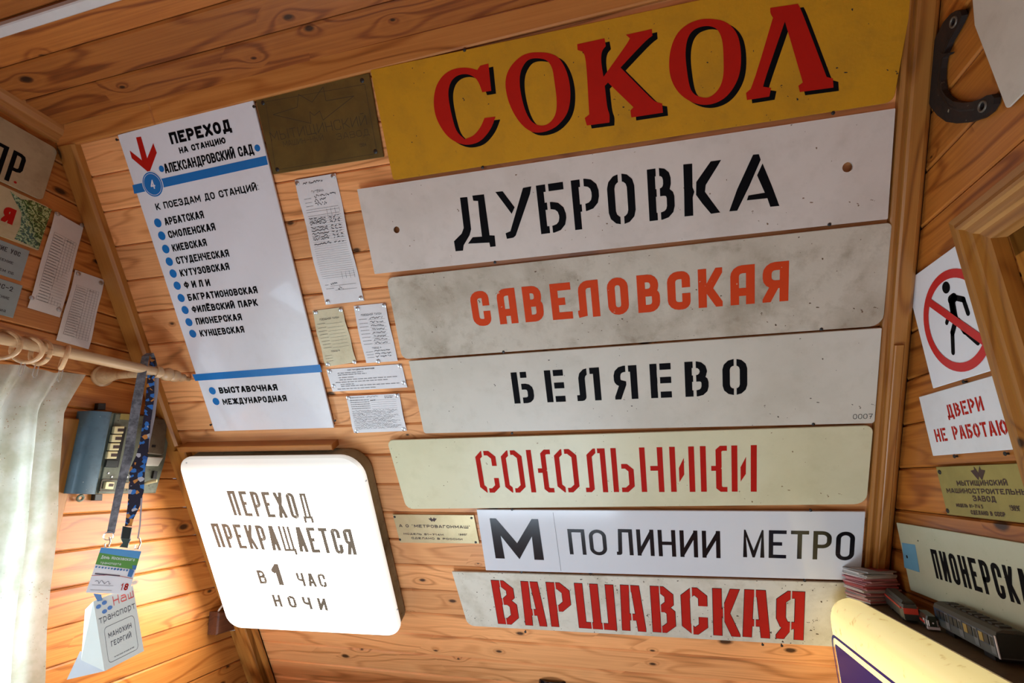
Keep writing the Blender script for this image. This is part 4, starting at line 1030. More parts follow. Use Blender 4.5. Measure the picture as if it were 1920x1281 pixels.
tag('instruction_tag', ('rect', (54.5, 470), (41, 528), -.15), 'grey tag with printed lines, heading ends in УОС:', ('ПОЛОЖЕНИЕ УОС:',), [(.1, .045), (.1, .02), (.1, .05), (.1, .014)], .095)
tag('instruction_tag.001', ('rect', (41, 535), (27, 597), -.15), 'grey tag headed АРС-2:, just above the curtain rod', ('АРС-2:',), [(.08, .045), (.08, .014), (.08, .03), (.08, .05), (.08, .014)], .048)
def grid_form(pr, n=22, s0=0, x0=.3):
    pr0 = [.30, .42, .50, .56]
    for i in range(n+1): lines_(pr, [.20+i*.70/n], .14, .90, .0016)
    cols_(pr, [.14, .52, .61, .71, .81, .90], .2, .90, .006)
    for i in range(n): small(pr, .17, .44+.04*(i % 3), .23+i*.70/n, .009, s0+i)
    small(pr, .56, .8, .225, .009, s0+90)
sheet('ruled_form', 'white ruled form with tacks beside the grey tags on the left gable', LEFT, [(103, 397), (156, 427), (112, 595.5), (51.5, 577)], M_paper, [(108, 401), (153.5, 422), (59, 558.5), (110.5, 580.5)], 21, lambda p: grid_form(p, 24, 100), group='ruled forms on the left gable', amp=.003)
sheet('ruled_form.001', 'smaller white ruled form hanging behind the curtain rod', LEFT, [(141, 506), (195, 525), (166, 655), (105, 638)], M_paper, [(146.5, 513.5), (188.5, 531)], 22, lambda p: grid_form(p, 20, 140), group='ruled forms on the left gable', amp=.003)

# ------------------------------------------------------------------ curtain rod
RX = .16; RODF = Frame(EYE+Vector((XL+RX, 0, 0)), (0, 1, 0), (0, 0, 1))
ra = RODF.at(60, 647); rb = RODF.at(290, 697); sl = (rb[1]-ra[1])/(rb[0]-ra[0])
def rodz(y): return ra[1]+sl*(y-ra[0])
o = empty('curtain_rod', LEFT, .5, rodz(.5), RX, 'round pale wooden curtain rod with a turned finial, on the left gable', 'curtain rod')
ry1 = rb[0]
MB().tube([(.1, rodz(.1), RX), (ry1, rodz(ry1), RX)], .0115, 20).build('rod', M_rod, o, smooth=True)
fin = [(0, .0145), (.012, .0150), (.014, .010), (.020, .009), (.024, .0135), (.030, .0160), (.036, .0165), (.042, .0150), (.045, .012), (.048, .0145), (.056, .0155), (.064, .0135), (.068, .009), (.072, .0105), (.078, .011), (.084, .009), (.088, .0055), (.094, .0065), (.100, .0060), (.104, .002)]
tip = RODF.at(357, 712); kf = (tip[0]-ry1)/.104
MB().lathe([(h*kf, r) for h, r in fin], (ry1, rodz(ry1), RX), (1, sl, 0), 24).build('finial', M_rod, o, smooth=True)
by = LEFT.at(192, 697)[0]; bz = rodz(ry1-.02)
by = LEFT.at(205, 692, .02)[0]
MB().lathe([(0, .026), (.006, .0265), (.009, .022), (.013, .0215), (.018, .018), (.030, .0125), (.034, .0145), (.038, .0125), (.055, .010), (.10, .0095), (RX-.03, .0115), (RX-.012, .0115)], (by, rodz(by)-.004, .0005), (0, 0, 1), 22).build('bracket', M_rod, o, smooth=True)
# rings
for i, (x, y, ax, rr) in enumerate([(4, 647, (.75, .1, -.60), .026), (52, 652, (.80, .2, -.52), .0245), (78, 655, (.97, .05, -.10), .0235), (124, 659, (.88, -.05, .45), .0235)]):
    a, b = RODF.at(x, y); zc = rodz(a)-.0235+.0122
    o = empty('curtain_ring', LEFT, a, zc, RX, ['pale wooden curtain ring at the left edge of the photo', 'pale wooden curtain ring turned open, second on the rod from the left', 'pale wooden curtain ring leaning against its neighbour, third on the rod', 'pale wooden curtain ring nearest the finial, seen edge on'][i], 'curtain ring', 'wooden rings on the curtain rod')
    MB().torus((a, zc, RX), ax, rr-.004+.0035, .0042).build('ring', M_rod, o, smooth=True)
    tp = NT('clear_plastic_%d' % i) if i == 0 else None
    if tp: tp.b.inputs['Transmission Weight'].default_value = .8; tp.base((.9, .88, .85, 1), .15); M_clip = tp.m
    z0 = zc-rr-.004
    MB().tube([(a-.003, z0+.002, RX), (a-.0035, z0-.018, RX), (a, z0-.024, RX+.001), (a+.0035, z0-.018, RX), (a+.003, z0+.002, RX)], .0011, 8).build('clip', M_clip, o, smooth=True)

# ------------------------------------------------------------------ curtain
t = NT('lace_curtain'); v = t.obj()
dn = t.noise(v, 190, 2, .6); dn2 = t.noise(v, 22, 3, .6)
base_c = t.mix(t.ramp(dn2, [(.4, 0.0), (.65, 1.0)]), srgb(204, 194, 176), srgb(182, 172, 148))
sepc = t.new('ShaderNodeSeparateXYZ'); t.link(v, sepc.inputs[0])
vd = t.new('ShaderNodeTexVoronoi'); t.link(v, vd.inputs['Vector']); vd.inputs['Scale'].default_value = 210
band = t.noise(t.vmath('MULTIPLY', v, (26, 7, 26)), 1, 2, .5)
spk = t.math('MULTIPLY', t.ramp(vd.outputs['Distance'], [(.16, 1.0), (.24, 0.0)]), t.ramp(band, [(.55, 0.0), (.62, 1.0)]))
hs = t.noise(v, 120, 1); spk = t.math('MULTIPLY', spk, t.ramp(hs, [(.52, 0.0), (.56, 1.0)]))
d1_ = t.new('ShaderNodeBsdfDiffuse'); t.link(base_c, d1_.inputs[0]); tr = t.new('ShaderNodeBsdfTranslucent'); t.link(base_c, tr.inputs[0])
m1 = t.new('ShaderNodeMixShader'); m1.inputs[0].default_value = .5; t.link(d1_.outputs[0], m1.inputs[1]); t.link(tr.outputs[0], m1.inputs[2])
tp = t.new('ShaderNodeBsdfTransparent'); m2 = t.new('ShaderNodeMixShader'); t.val(t.math('MULTIPLY_ADD', spk, .7, .08, clamp=True), m2.inputs[0]); t.link(m1.outputs[0], m2.inputs[1]); t.link(tp.outputs[0], m2.inputs[2])
bmp = t.new('ShaderNodeBump'); bmp.inputs['Strength'].default_value = .5; bmp.inputs['Distance'].default_value = .002; t.link(t.math('ADD', dn, t.math('MULTIPLY', vd.outputs['Distance'], .5)), bmp.inputs['Height']); t.link(bmp.outputs[0], d1_.inputs['Normal'])
t.link(m2.outputs[0], t.out.inputs[0]); M_curt = t.m
edge = [RODF.at(*p) for p in ((160, 703), (140, 735), (119, 770), (115, 812), (107, 900), (104, 955), (96, 1020), (84, 1111), (77, 1186), (74, 1281))]
edge.append((edge[-1][0]+.02, -.80)); edge.sort(key=lambda p: -p[1])
def edgeY(zz_):
    for (a0, b0), (a1, b1) in zip(edge[:-1], edge[1:]):
        if b1 <= zz_ <= b0: return a0+(a1-a0)*(b0-zz_)/(b0-b1)
    return edge[0][0] if zz_ > edge[0][1] else edge[-1][0]
top = [RODF.at(*p) for p in ((-60, 680), (0, 682), (25, 684), (52, 685.5), (58, 688), (82, 693), (103, 700), (118, 697), (130, 698), (160, 703))]
def topZ(y):
    for (a0, b0), (a1, b1) in zip(top[:-1], top[1:]):
        if a0 <= y <= a1: return b0+(b1-b0)*(y-a0)/(a1-a0)
    return top[0][1] if y < top[0][0] else top[-1][1]
mb = MB(); NU, NV = 130, 60; yl = .26; vs = []
yt = edge[0][0]
for j in range(NV+1):
    vv = j/NV
    for i in range(NU+1):
        u = i/NU; y0_ = yl+(yt-yl)*u; zt = topZ(y0_); zz_ = zt+(-.80-zt)*vv
        y = yl+(edgeY(min(zz_, edge[0][1]))-yl)*u
        am = .006+.017*min(1, vv*3)
        ph = 2*math.pi*(y0_-yt)/.062
        x = RX-.004 + am*math.sin(ph+.5*math.sin(3*vv)+1.2) + .4*am*math.sin(2.3*ph+2*vv) - .012*(u**8)*min(1, vv*4)
        y += .35*am*math.cos(ph)*min(1, (1-u)*20)
        vs.append((y, zz_, x))
mb.add(vs, [(j*(NU+1)+i, (j+1)*(NU+1)+i, (j+1)*(NU+1)+i+1, j*(NU+1)+i+1) for j in range(NV) for i in range(NU)])
o = empty('lace_curtain', LEFT, .5, .2, RX, 'white lace curtain hanging in folds from the wooden rings over the window', 'curtain')
mb.build('cloth', M_curt, o, smooth=True, sharp=80)

# ------------------------------------------------------------------ lanyards with badges, hung over the rod
hy = RODF.at(281, 690)[0]; HF = Frame(EYE+Vector((XL+RX+.016, hy, rodz(hy))), (.61, .79, 0), (0, 0, 1))
def ribbon(mb, pts, hw, fr, off, thick=.0008, n=1):
    """pts: [(left px, right px, y)], as a strap with thickness; off may be a list"""
    L = [fr.at(l, y, off if not isinstance(off, list) else off[i]) + ((off if not isinstance(off, list) else off[i]),) for i, (l, r_, y) in enumerate(pts)]
    Rr = [fr.at(r_, y, off if not isinstance(off, list) else off[i]) + ((off if not isinstance(off, list) else off[i]),) for i, (l, r_, y) in enumerate(pts)]
    n_ = len(pts); vs = L+Rr+[(a, b, c-thick) for a, b, c in L]+[(a, b, c-thick) for a, b, c in Rr]; fs = []
    for i in range(n_-1):
        fs += [(i+1, n_+i+1, n_+i, i), (2*n_+i, 3*n_+i, 3*n_+i+1, 2*n_+i+1), (i, 2*n_+i, 2*n_+i+1, i+1), (n_+i+1, 3*n_+i+1, 3*n_+i, n_+i)]
    fs += [(0, n_, 3*n_, 2*n_), (2*n_-1, n_-1, 3*n_-1, 4*n_-1)]
    mb.add(vs, fs)
t = NT('charcoal_webbing'); v = t.obj(); f_ = t.noise(v, 60, 5, .65); t.bump(t.noise(v, 700, 2), .3, .0005); M_web = t.base(t.ramp(f_, [(.38, (.07, .07, .08, 1)), (.66, (.24, .24, .26, 1))]), .75)
t = NT('printed_ribbon'); v = t.obj(); vo = t.new('ShaderNodeTexVoronoi'); t.link(v, vo.inputs['Vector']); vo.inputs['Scale'].default_value = 130; cs = t.new('ShaderNodeSeparateColor'); t.link(vo.outputs['Color'], cs.inputs[0])
cr = t.ramp(cs.outputs[0], [(.0, (.012, .012, .03, 1)), (.50, (.012, .012, .03, 1)), (.52, (.03, .18, .55, 1)), (.72, (.02, .10, .38, 1)), (.74, (.62, .25, .05, 1)), (.84, (.02, .015, .04, 1)), (.95, (.5, .5, .55, 1))])
cr2 = [n for n in t.n if n.type == 'VALTORGB'][-1]; cr2.color_ramp.interpolation = 'CONSTANT'
t.base(cr, .55); M_rib = t.m
M_pale = plain('pale_webbing', (.42, .38, .40, 1), .7)
M_plast = plain('black_plastic', (.02, .026, .024, 1), .35)
M_greenplast = plain('dark_green_plastic', (.05, .075, .065, 1), .35)
M_chrome = plain('chrome', (.75, .75, .77, 1), .15, 1, var=.05)
o = empty('lanyard_badge', HF, 0, 0, 0, 'event badge numbered 18 on a charcoal lanyard looped over the curtain rod', 'badge')
mb = MB(); ribbon(mb, [(266, 280, 668), (262, 277, 685), (257, 274, 703), (247, 266, 755), (240, 258, 800), (232, 251, 850), (217, 233, 915), (208, 223, 960), (200, 215, 1000)], 0, HF, [.0, .004, .006, .008, .009, .010, .011, .012, .012], .001)
MB_ = mb
# the loop over the rod and the strap's return
ribbon(mb, [(266, 280, 668), (275, 288, 662), (284, 291, 670), (288, 296, 690)], 0, HF, [0, -.012, -.024, -.028], .001)
mb.build('strap', M_web, o)
mb = MB(); ribbon(mb, [(291, 299, 693), (289, 297, 730), (284, 291, 780), (276, 281, 830), (269, 274, 870), (264, 267.5, 930), (261, 264, 985), (257, 260, 1010)], 0, HF, [-.026, -.022, -.016, -.010, -.004, .004, .010, .012], .001); mb.build('strap', M_pale, o)
mb = MB(); c = HF.at(203.5, 1005, .012); mb.torus((c[0], c[1], .012), (0, 0, 1), .0085, .0009, 18, 6); c = HF.at(203, 1017, .012)
mb.tube([(c[0], c[1]+.010, .012), (c[0]+.003, c[1]+.002, .013), (c[0]+.002, c[1]-.008, .013), (c[0]-.004, c[1]-.010, .013), (c[0]-.005, c[1]-.002, .013)], .0016, 8); mb.build('hook', M_chrome, o, smooth=True)
mb = MB(); c = HF.at(259, 1020, .012); mb.tube([(c[0], c[1]+.012, .012), (c[0]+.004, c[1]+.002, .013), (c[0]+.002, c[1]-.010, .013), (c[0]-.005, c[1]-.010, .013), (c[0]-.005, c[1]-.002, .013)], .0016, 8); mb.build('hook', M_chrome, o, smooth=True)
def card(parent, fr, corners, off, th, mat, name='card'):
    q = [fr.at(*p, off) for p in corners]; mb = MB(); mb.prism([q[3], q[2], q[1], q[0]], off-th, off); mb.build(name, mat, parent)
    def p(u, v): return tuple(q[0][i]*(1-u)*(1-v)+q[1][i]*u*(1-v)+q[2][i]*u*v+q[3][i]*(1-u)*v for i in (0, 1))
    return p
def region(p, pts, off): return [p(*q) for q in pts]
def mapped(mb, p, off, draw):
    t = MB(); draw(t); mb.add([p(x, y)+(off,) for x, y, _ in t.v], t.f)
B1 = .013; M_cardw = plain('white_card', (.80, .78, .80, 1), .35, var=.04)
p = card(o, HF, [(189.5, 1026.5), (265, 1034), (241, 1114), (161, 1111.5)], B1, .0008, M_cardw)
mb = MB(); mb.flat([region(p, [(0,0),(1,0),(1,.18),(0,.12)], B1)], B1+ZL); mb.build('sky_print', plain('print_sky_blue', (.10, .32, .62, 1), .3), o)
mb = MB(); mb.flat([region(p, [(0,.12),(1,.18),(1,.44),(0,.38)], B1)], B1+ZL); mb.build('green_print', plain('print_green', (.11, .30, .06, 1), .3), o)
mb = MB(); rg = random.Random(4)
for i in range(11):
    c = p(.04+i*.075, .435+.003*i); mb.flat([circ(*c, .0016+.0008*rg.random(), 8)], B1+2*ZL)
for pts in ([(.84,.42),(.97,.46),(.95,.62),(.84,.60)], [(.88,.34),(1,.34),(1,.44),(.92,.44)]): mb.flat([region(p, pts, B1)], B1+2*ZL)
mb.build('emblem_print', plain('print_mid_blue', (.06, .18, .42, 1), .4), o)
def tx(mb, p, off, s_, u0, u1, v0, h, **k):
    t = MB(); line(t, s_, u0, u1, 0, h, 0, **{'s': .13, 'r': .4, 'gap': .3, **k}); mb.add([p(x, v0-y)+(off,) for x, y, _ in t.v], t.f)
tx(mb, p, B1+2*ZL, '18', .76, .94, .92, .155, s=.2)
rg_ = MB(); tx(rg_, p, B1+2*ZL, '18', .76, .94, .92, .155, s=.2); 
for a, b in zip([(0, .63), (.35, .60), (.7, .61)], [(.35, .60), (.7, .61), (.99, .65)]): seg2(rg_, p(*a), p(*b), .0008, B1+2*ZL)
rg_.build('red_print', M_red, o)
mb = MB(); tx(mb, p, B1+2*ZL, 'День Московского', .08, .90, .245, .075); tx(mb, p, B1+2*ZL, 'транспорта', .10, .60, .36, .055); mb.build('white_print', plain('print_white', (.85, .85, .85, 1), .4), o)
mb = MB(); t_ = MB(); scribble(t_, .12, .52, 0, .08, 0, .008, 5, step=.03); mb.add([p(x, .80-y)+(B1+2*ZL,) for x, y, _ in t_.v], t_.f)
for v_ in (.83, .94): seg2(mb, p(.08, v_), p(.58, v_), .0005, B1+2*ZL)
seg2(mb, p(.06, .585), p(.66, .60), .0022, B1+2*ZL); mb.build('ink', M_pen, o)

o = empty('lanyard_badge.001', HF, .01, 0, 0, 'folded name card on a colourful black and blue lanyard with buckle, lowest badge', 'badge')
mb = MB(); ribbon(mb, [(282, 292, 672), (277, 290, 700), (273, 289, 750), (268, 283, 790), (262, 279, 830), (255, 278, 855), (243, 272, 880), (241, 270, 920), (239, 262, 950), (236, 251, 972), (234, 247, 987)], 0, HF, [-.018, -.014, -.010, -.006, -.002, 0, .003, .004, .005, .006, .006], .0012)
mb.build('strap', M_rib, o)
mb = MB(); mb.prism([HF.at(*q, .009) for q in ((226, 1010), (244, 1012), (248, 990), (230, 987))], .003, .010, bev=.001); mb.build('buckle', M_plast, o)
mb = MB(); mb.prism([HF.at(*q, .009) for q in ((224, 1026), (240, 1028), (242, 1019), (246, 1012), (243, 1002), (229, 1000), (227, 1012), (230, 1018))], .004, .009, bev=.001); mb.build('buckle', M_greenplast, o)
# tent shaped card: face panel turned to the room, rear panel splayed behind
M_pearl = plain('pearl_plastic', (.68, .68, .62, 1), .3, var=.05); M_pearl2 = plain('milky_plastic', (.60, .62, .66, 1), .35, var=.05)
B2 = .006
q = [HF.at(*c, B2) for c in ((175, 1128), (249, 1098), (270, 1221), (196, 1259))]
qb = [HF.at(*c, B2-.03) for c in ((160, 1141), (240, 1110), (243, 1222), (125, 1275))]
mb = MB(); mb.prism([q[3], q[2], q[1], q[0]], B2-.0008, B2); mb.build('card', M_pearl, o)
mb = MB(); A, B_, Cc, D_ = [(a, b, B2-.0008) for a, b in q]; E1, E4 = (qb[0][0], qb[0][1], B2-.016), (qb[3][0], qb[3][1], B2-.034)
T0 = A; mid = tuple((E1[i]*.35+E4[i]*.65) for i in range(3))
bl = HF.at(152, 1238, B2-.02); mb.add([A, D_, (bl[0], bl[1], B2-.020), E1], [(0, 1, 2, 3), (3, 2, 1, 0)]); mb.build('side_panel', M_pearl, o)
mb = MB(); e4 = HF.at(125, 1275, B2-.03); up_ = HF.at(150, 1222, B2-.028); mb.add([(up_[0], up_[1], B2-.030), (e4[0], e4[1], B2-.030), D_, (D_[0]+.004, D_[1]+.03, B2-.012)], [(0, 1, 2, 3), (3, 2, 1, 0)]); mb.build('rear_panel', M_pearl2, o)
mb = MB(); tag_ = [HF.at(*c, B2+.002) for c in ((175, 1113), (190, 1115), (192, 1126), (183, 1128))]; mb.prism(tag_, B2+.001, B2+.003); mb.build('clip', plain('clip_blue', (.12, .25, .5, 1), .4), o)
def p(u, v): return tuple(q[0][i]*(1-u)*(1-v)+q[1][i]*u*(1-v)+q[2][i]*u*v+q[3][i]*(1-u)*v for i in (0, 1))
mb = MB(); tx(mb, p, B2+ZL, 'Наш', .46, .98, .175, .135); mb.build('red_print', plain('print_coral', (.72, .10, .09, 1), .4), o)
mb = MB(); tx(mb, p, B2+ZL, 'транспорт', .06, .97, .34, .10); tx(mb, p, B2+ZL, 'МАНОХИН', .22, .80, .59, .075, s=.17); tx(mb, p, B2+ZL, 'ГЕОРГИЙ', .25, .76, .72, .075, s=.17)
t_ = MB(); words(t_, .28, .78, 0, .018, 0, 3); mb.add([p(x, .885-y)+(B2+ZL,) for x, y, _ in t_.v], t_.f)
fr_ = roundloop([(.12, .93), (.88, .93), (.90, .42), (.14, .42)], .07, 5); fr2 = roundloop([(.128, .924), (.872, .924), (.892, .426), (.148, .426)], .066, 5)
mb.flat([[p(*a) for a in fr_], [p(*a) for a in fr2]], B2+ZL); mb.build('print', plain('print_grey', (.10, .10, .11, 1), .5), o)
mb = MB()
for i, (u, v_, c) in enumerate([(.10, .10, 0), (.25, .08, 0), (.22, .20, 0), (.36, .18, 0)]): mb.flat([circ(*p(u, v_), .0042, 14)], B2+ZL)
mb.build('logo_print', plain('print_logo_blue', (.10, .22, .50, 1), .4), o)

# ------------------------------------------------------------------ control box on the left gable
D = .045
def sub_build(mb, name, mat, part, thing_):
    c = mb.build(name, mat, thing_); c.parent = part; return c
def dv(x, y, off=D): return LEFT.at(130+x/6.405, 750+y/6.405, off)
o = empty('cab_control_box', LEFT, 1.0, .07, 0, 'old blue-grey metal train control box with a column of cream push buttons', 'control box')
M_bluegrey = painted('blue_hammered_paint', srgb(82, 104, 118), srgb(54, 62, 66), .6, 9, .38, .25, srgb(190, 190, 185), bumpy=.2)
M_greygreen = painted('grey_green_paint', srgb(118, 124, 108), srgb(68, 62, 48), .75, 12, .45, .35, srgb(60, 45, 30), bumpy=.25)
M_dirtybrown = painted('soiled_cover', srgb(104, 92, 74), srgb(60, 44, 32), .7, 10, .4, .2, bumpy=.2)
M_cream = plain('cream_button', (.78, .68, .38, 1), .35, var=.1)
# base tray behind everything
base = [dv(60, 1130, .02), dv(1010, 1120, .02), dv(1130, 700, .02), dv(1200, 240, .02), dv(1010, 200, .02), dv(260, 130, .02)]
MB().prism(base, .004, .030, bev=.003).build('housing', M_greygreen, o)
# tall blue cover: extruded profile with a rounded right shoulder
tl, tr_, br_, bl_ = dv(255, 130), dv(545, 150), dv(345, 1135), dv(45, 1125)
prof = [(0, .004), (0, .035), (.06, .044), (.15, .048), (.50, .050), (.72, .0495), (.84, .047), (.93, .041), (.98, .032), (1, .020), (1, .004)]
mb = MB(); n = len(prof); vs = []
for (l, r_) in ((tl, tr_), (bl_, br_)):
    for u, zz_ in prof: vs.append((l[0]+(r_[0]-l[0])*u, l[1]+(r_[1]-l[1])*u, zz_))
mb.add(vs, [(i, (i+1) % n, n+(i+1) % n, n+i)[::-1] for i in range(n)] + [tuple(range(n)), tuple(range(n, 2*n))[::-1]])
mb.build('cover', M_bluegrey, o, smooth=True, sharp=50)
# middle panel
MB().prism([dv(350, 1125, .034), dv(880, 1125, .034), dv(960, 200, .034), dv(560, 165, .034)], .030, .034, bev=.001).build('front_panel', M_greygreen, o)
mb = MB(); mb.prism([dv(430, 800, .036), dv(590, 812, .036), dv(690, 330, .036), dv(520, 315, .036)], .034, .0355); mb.build('button_well', M_black, o)
for i, (cx, cy) in enumerate([(600, 361), (572, 462), (546, 563), (520, 662)]):
    w, h = 60, 44; c = [dv(cx-w-8, cy+h, .043), dv(cx+w-10, cy+h, .043), dv(cx+w+8, cy-h, .043), dv(cx-w+8, cy-h, .043)]
    b = MB().prism(roundloop(c, .0015, 3), .0355, .043, bev=.0012).build('button', M_cream, o)
    mb = MB()
    mb.flat([[dv(cx-22, cy+20, .0433), dv(cx+52, cy+20, .0433), dv(cx+58, cy-18, .0433), dv(cx-16, cy-18, .0433)]], .0433); sub_build(mb, 'button_label', M_etch, b, o)
c = [dv(435, 808, .042), dv(570, 815, .042), dv(592, 725, .042), dv(458, 722, .042)]; MB().prism(c, .0355, .041, bev=.001).build('button', M_plast, o)
# lower frame with two buttons
fo = roundloop([dv(365, 1098, .038), dv(860, 1105, .038), dv(880, 962, .038), dv(392, 955, .038)], .004, 4)
MB().prism(fo, .034, .038, holes=[inset(ccw(fo), .0022)]).build('bezel', M_dirtybrown, o)
MB().prism(roundloop([dv(425, 1070, .041), dv(530, 1074, .041), dv(548, 985, .041), dv(445, 982, .041)], .0015, 3), .034, .041, bev=.001).build('button', M_cream, o)
mb = MB(); mb.flat([[dv(470, 1040, .0415), dv(525, 1042, .0415), dv(535, 1008, .0415), dv(480, 1006, .0415)]], .0415); mb.build('button_label', M_etch, o)
MB().prism(roundloop([dv(640, 1062, .041), dv(720, 1065, .041), dv(735, 995, .041), dv(655, 990, .041)], .0012, 3), .034, .041, bev=.001).build('button', plain('tan_button', (.42, .27, .12, 1), .4), o)
mb = MB(); mb.flat([[dv(605, 235, .0345), dv(720, 243, .0345), dv(725, 172, .0345), dv(618, 165, .0345)]], .0345); mb.build('name_plate', M_brassgreen, o)
for x, y in ((468, 880), (508, 925), (692, 928)):
    a, b = dv(x, y, .034); MB().lathe([(0, .0028), (.001, .0028), (.0016, .002)], (a, b, .034), (0, 0, 1), 12).build('screw', M_tack, o)
# right cover, white wedge and lever
MB().prism(roundloop([dv(905, 640, .046), dv(1140, 668, .046), dv(1190, 230, .046), dv(985, 215, .046)], .008, 5), .030, .046, bev=.003).build('side_cover', M_dirtybrown, o)
MB().prism([dv(895, 790, .040), dv(1075, 795, .040), dv(1135, 690, .040), dv(920, 680, .040)], .030, .040, bev=.002).build('wedge', plain('worn_white_wedge', (.62, .60, .52, 1), .4), o)
mb = MB(); mb.prism([dv(1005, 945, .0365), dv(1045, 948, .0365), dv(1062, 858, .0365), dv(1022, 855, .0365)], .030, .0365); mb.build('slot', M_black, o); mb = MB(); mb.prism([dv(990, 570, .0468), dv(1035, 572, .0468), dv(1042, 540, .0468), dv(998, 538, .0468)], .046, .0466); mb.build('slot', M_black, o)
mb = MB(); a, b, c = dv(920, 1010, .04), dv(990, 985, .055), dv(1100, 972, .075); mb.tube([(a[0], a[1], .034), (b[0], b[1], .05), (c[0], c[1], .062)], [.0035, .0045, .004], 10); mb.build('lever', M_cream, o, smooth=True)
for x, y, w_ in ((140, 1180, 0), (345, 1180, 1), (385, 90, 1)):
    if w_: MB().prism([dv(x-50, y+30, .012), dv(x+45, y+30, .012), dv(x+50, y-50, .012), dv(x-40, y-50, .012)], .002, .014, bev=.001).build('lug', M_screw, o)
    else: a, b = dv(x, y, .012); MB().torus((a, b, .010), (0, 0, 1), .0062, .0028, 20, 8).build('lug', M_greygreen, o, smooth=True)

# ------------------------------------------------------------------ brown cord switch and its white cable
o = empty('wall_socket', LEFT, 1.2, -.33, 0, 'dark brown plastic socket block with white cable, below the lit box sign', 'socket')
def sk(x, y, off): return LEFT.at(320+x/2.6625, 800+y/2.6625, off)
c = [sk(185, 1040, .0), sk(235, 1020, .0), sk(285, 990, .0), sk(300, 925, .0), sk(240, 908, .0), sk(200, 915, .0)]
A = [LEFT.at(*q_, .001) for q_ in ((389, 1190), (424, 1180), (424, 1145), (393, 1147))]
mb = MB(); mb.prism([A[0], A[1], A[2], A[3]], .001, .035, bev=.004); mb.build('body', M_brown, o)
zc_ = .036
mb = MB(); P1 = [LEFT.at(*q_, .02) for q_ in ((412, 1184), (440, 1181), (452, 1183))]
mb.tube([(P1[0][0], P1[0][1], .018), (P1[0][0]+.01, P1[0][1]-.002, .02), (P1[1][0], P1[1][1], .02), (P1[2][0], P1[2][1]+.002, .02), (P1[2][0]+.05, P1[2][1]+.01, .0)], .0026, 10); mb.build('cable', M_cable, o, smooth=True)
mb = MB(); P2 = [LEFT.at(*q_, .03) for q_ in ((412, 1142), (424, 1126))]
mb.tube([(P2[0][0], P2[0][1]-.006, .026), (P2[0][0], P2[0][1], .03), (P2[1][0], P2[1][1], .03), (P2[1][0]+.03, P2[1][1]+.04, .03)], .0026, 10); mb.build('cable', M_cable, o, smooth=True)

# ------------------------------------------------------------------ right gable: signs
RO = .0045
o, z = board('pedestrian_sign', 'white square sign with walking figure struck out in a red ring', RIGHT, ('rect', (1695, 531), (1754, 727), .213), .0008, painted('bright_white_enamel', srgb(236, 240, 244), srgb(214, 216, 220), .2, 5, .25), None, off=.003, th=.0015, group=None)
def rp(x, y, zz_=None): return RIGHT.at(1600+x/4.0031, 350+y/4.0031, z)
l_, t_, b_ = rp(490, 890), rp(795, 562), RIGHT.at(1600+840/4, 650+190/4, z)
rad = (t_[1]-b_[1])/2; cy = (t_[1]+b_[1])/2; cx = l_[0]+rad
mb = MB()
ps = [capsule(rp(745, 870), rp(765, 985), .013), capsule(rp(735, 850), rp(755, 835), .016), capsule(rp(750, 830), rp(828, 848), .0095), capsule(rp(828, 848), rp(862, 950), .0088), capsule(rp(720, 965), rp(702, 1022), .008),
      capsule(rp(735, 860), rp(755, 985), .012), capsule(rp(762, 975), rp(775, 1010), .0135), capsule(rp(768, 1010), rp(745, 1098), .0105), capsule(rp(745, 1098), rp(750, 1245), .009), capsule(rp(790, 1010), rp(838, 1085), .0115), capsule(rp(838, 1085), rp(935, 1170), .0095)]
for q_ in ps: mb.flat([ccw(q_)], z+ZL)
a, b = rp(697, 758); mb.flat([circ(a, b, .0098, 24)], z+ZL); mb.build('figure', M_blackflat, o)
mb = MB(); mb.flat([circ(cx, cy, rad, 56), circ(cx, cy, rad*.825, 56)], z+2*ZL)
A, B_ = rp(520, 842), rp(1052, 1150); A = (cx-rad*.9*math.cos(.64), cy+rad*.9*math.sin(.60)); B_ = (2*cx-A[0], 2*cy-A[1])
e_ = rp(535, 840); dl = math.hypot(e_[0]-cx, e_[1]-cy); ux, uy = (e_[0]-cx)/dl*rad*.93, (e_[1]-cy)/dl*rad*.93
mb.flat([ccw([(cx+ux-uy*.09, cy+uy+ux*.09), (cx-ux-uy*.09, cy-uy+ux*.09), (cx-ux+uy*.09, cy-uy-ux*.09), (cx+ux+uy*.09, cy+uy-ux*.09)])], z+3*ZL); mb.build('ring', painted('ring_red', (.60, .025, .025, 1), (.5, .02, .02, 1), .4, 20, .2), o)

o, z = board('door_sign', 'small white sign with red stencil ДВЕРИ НЕ РАБОТАЮТ, partly behind the casing', RIGHT, ('rect', (1722.5, 744.5), (1749, 855), .225), .0008, painted('white_notice_paint', srgb(230, 234, 236), srgb(196, 198, 196), .3, 8, .3), [(1690+117, 716), (1790, 856), (1885, 851)], off=.003, th=.0015, group=None)
def rq(x, y): return RIGHT.at(1600+x/4.0031, 650+y/4.0031, z)
mb = MB()
cu = {'В': [(.30,-.1,.40,1.1)], 'Е': [(.30,-.1,.40,1.1)], 'Р': [(.30,-.1,.42,1.1)], 'И': [(.30,-.1,.37,1.1), (.64,-.1,.7,1.1)], 'Д': [(.45,.1,.54,1.1)], 'Н': [(.3,-.1,.38,1.1)], 'А': [(.46,-.1,.54,1.1)], 'Б': [(.32,-.1,.42,1.1)], 'О': [(.44,-.1,.55,1.1)], 'Т': [(.30,-.1,.36,1.1)], 'Ю': [(.2,-.1,.27,1.1), (.66,-.1,.72,1.1)]}
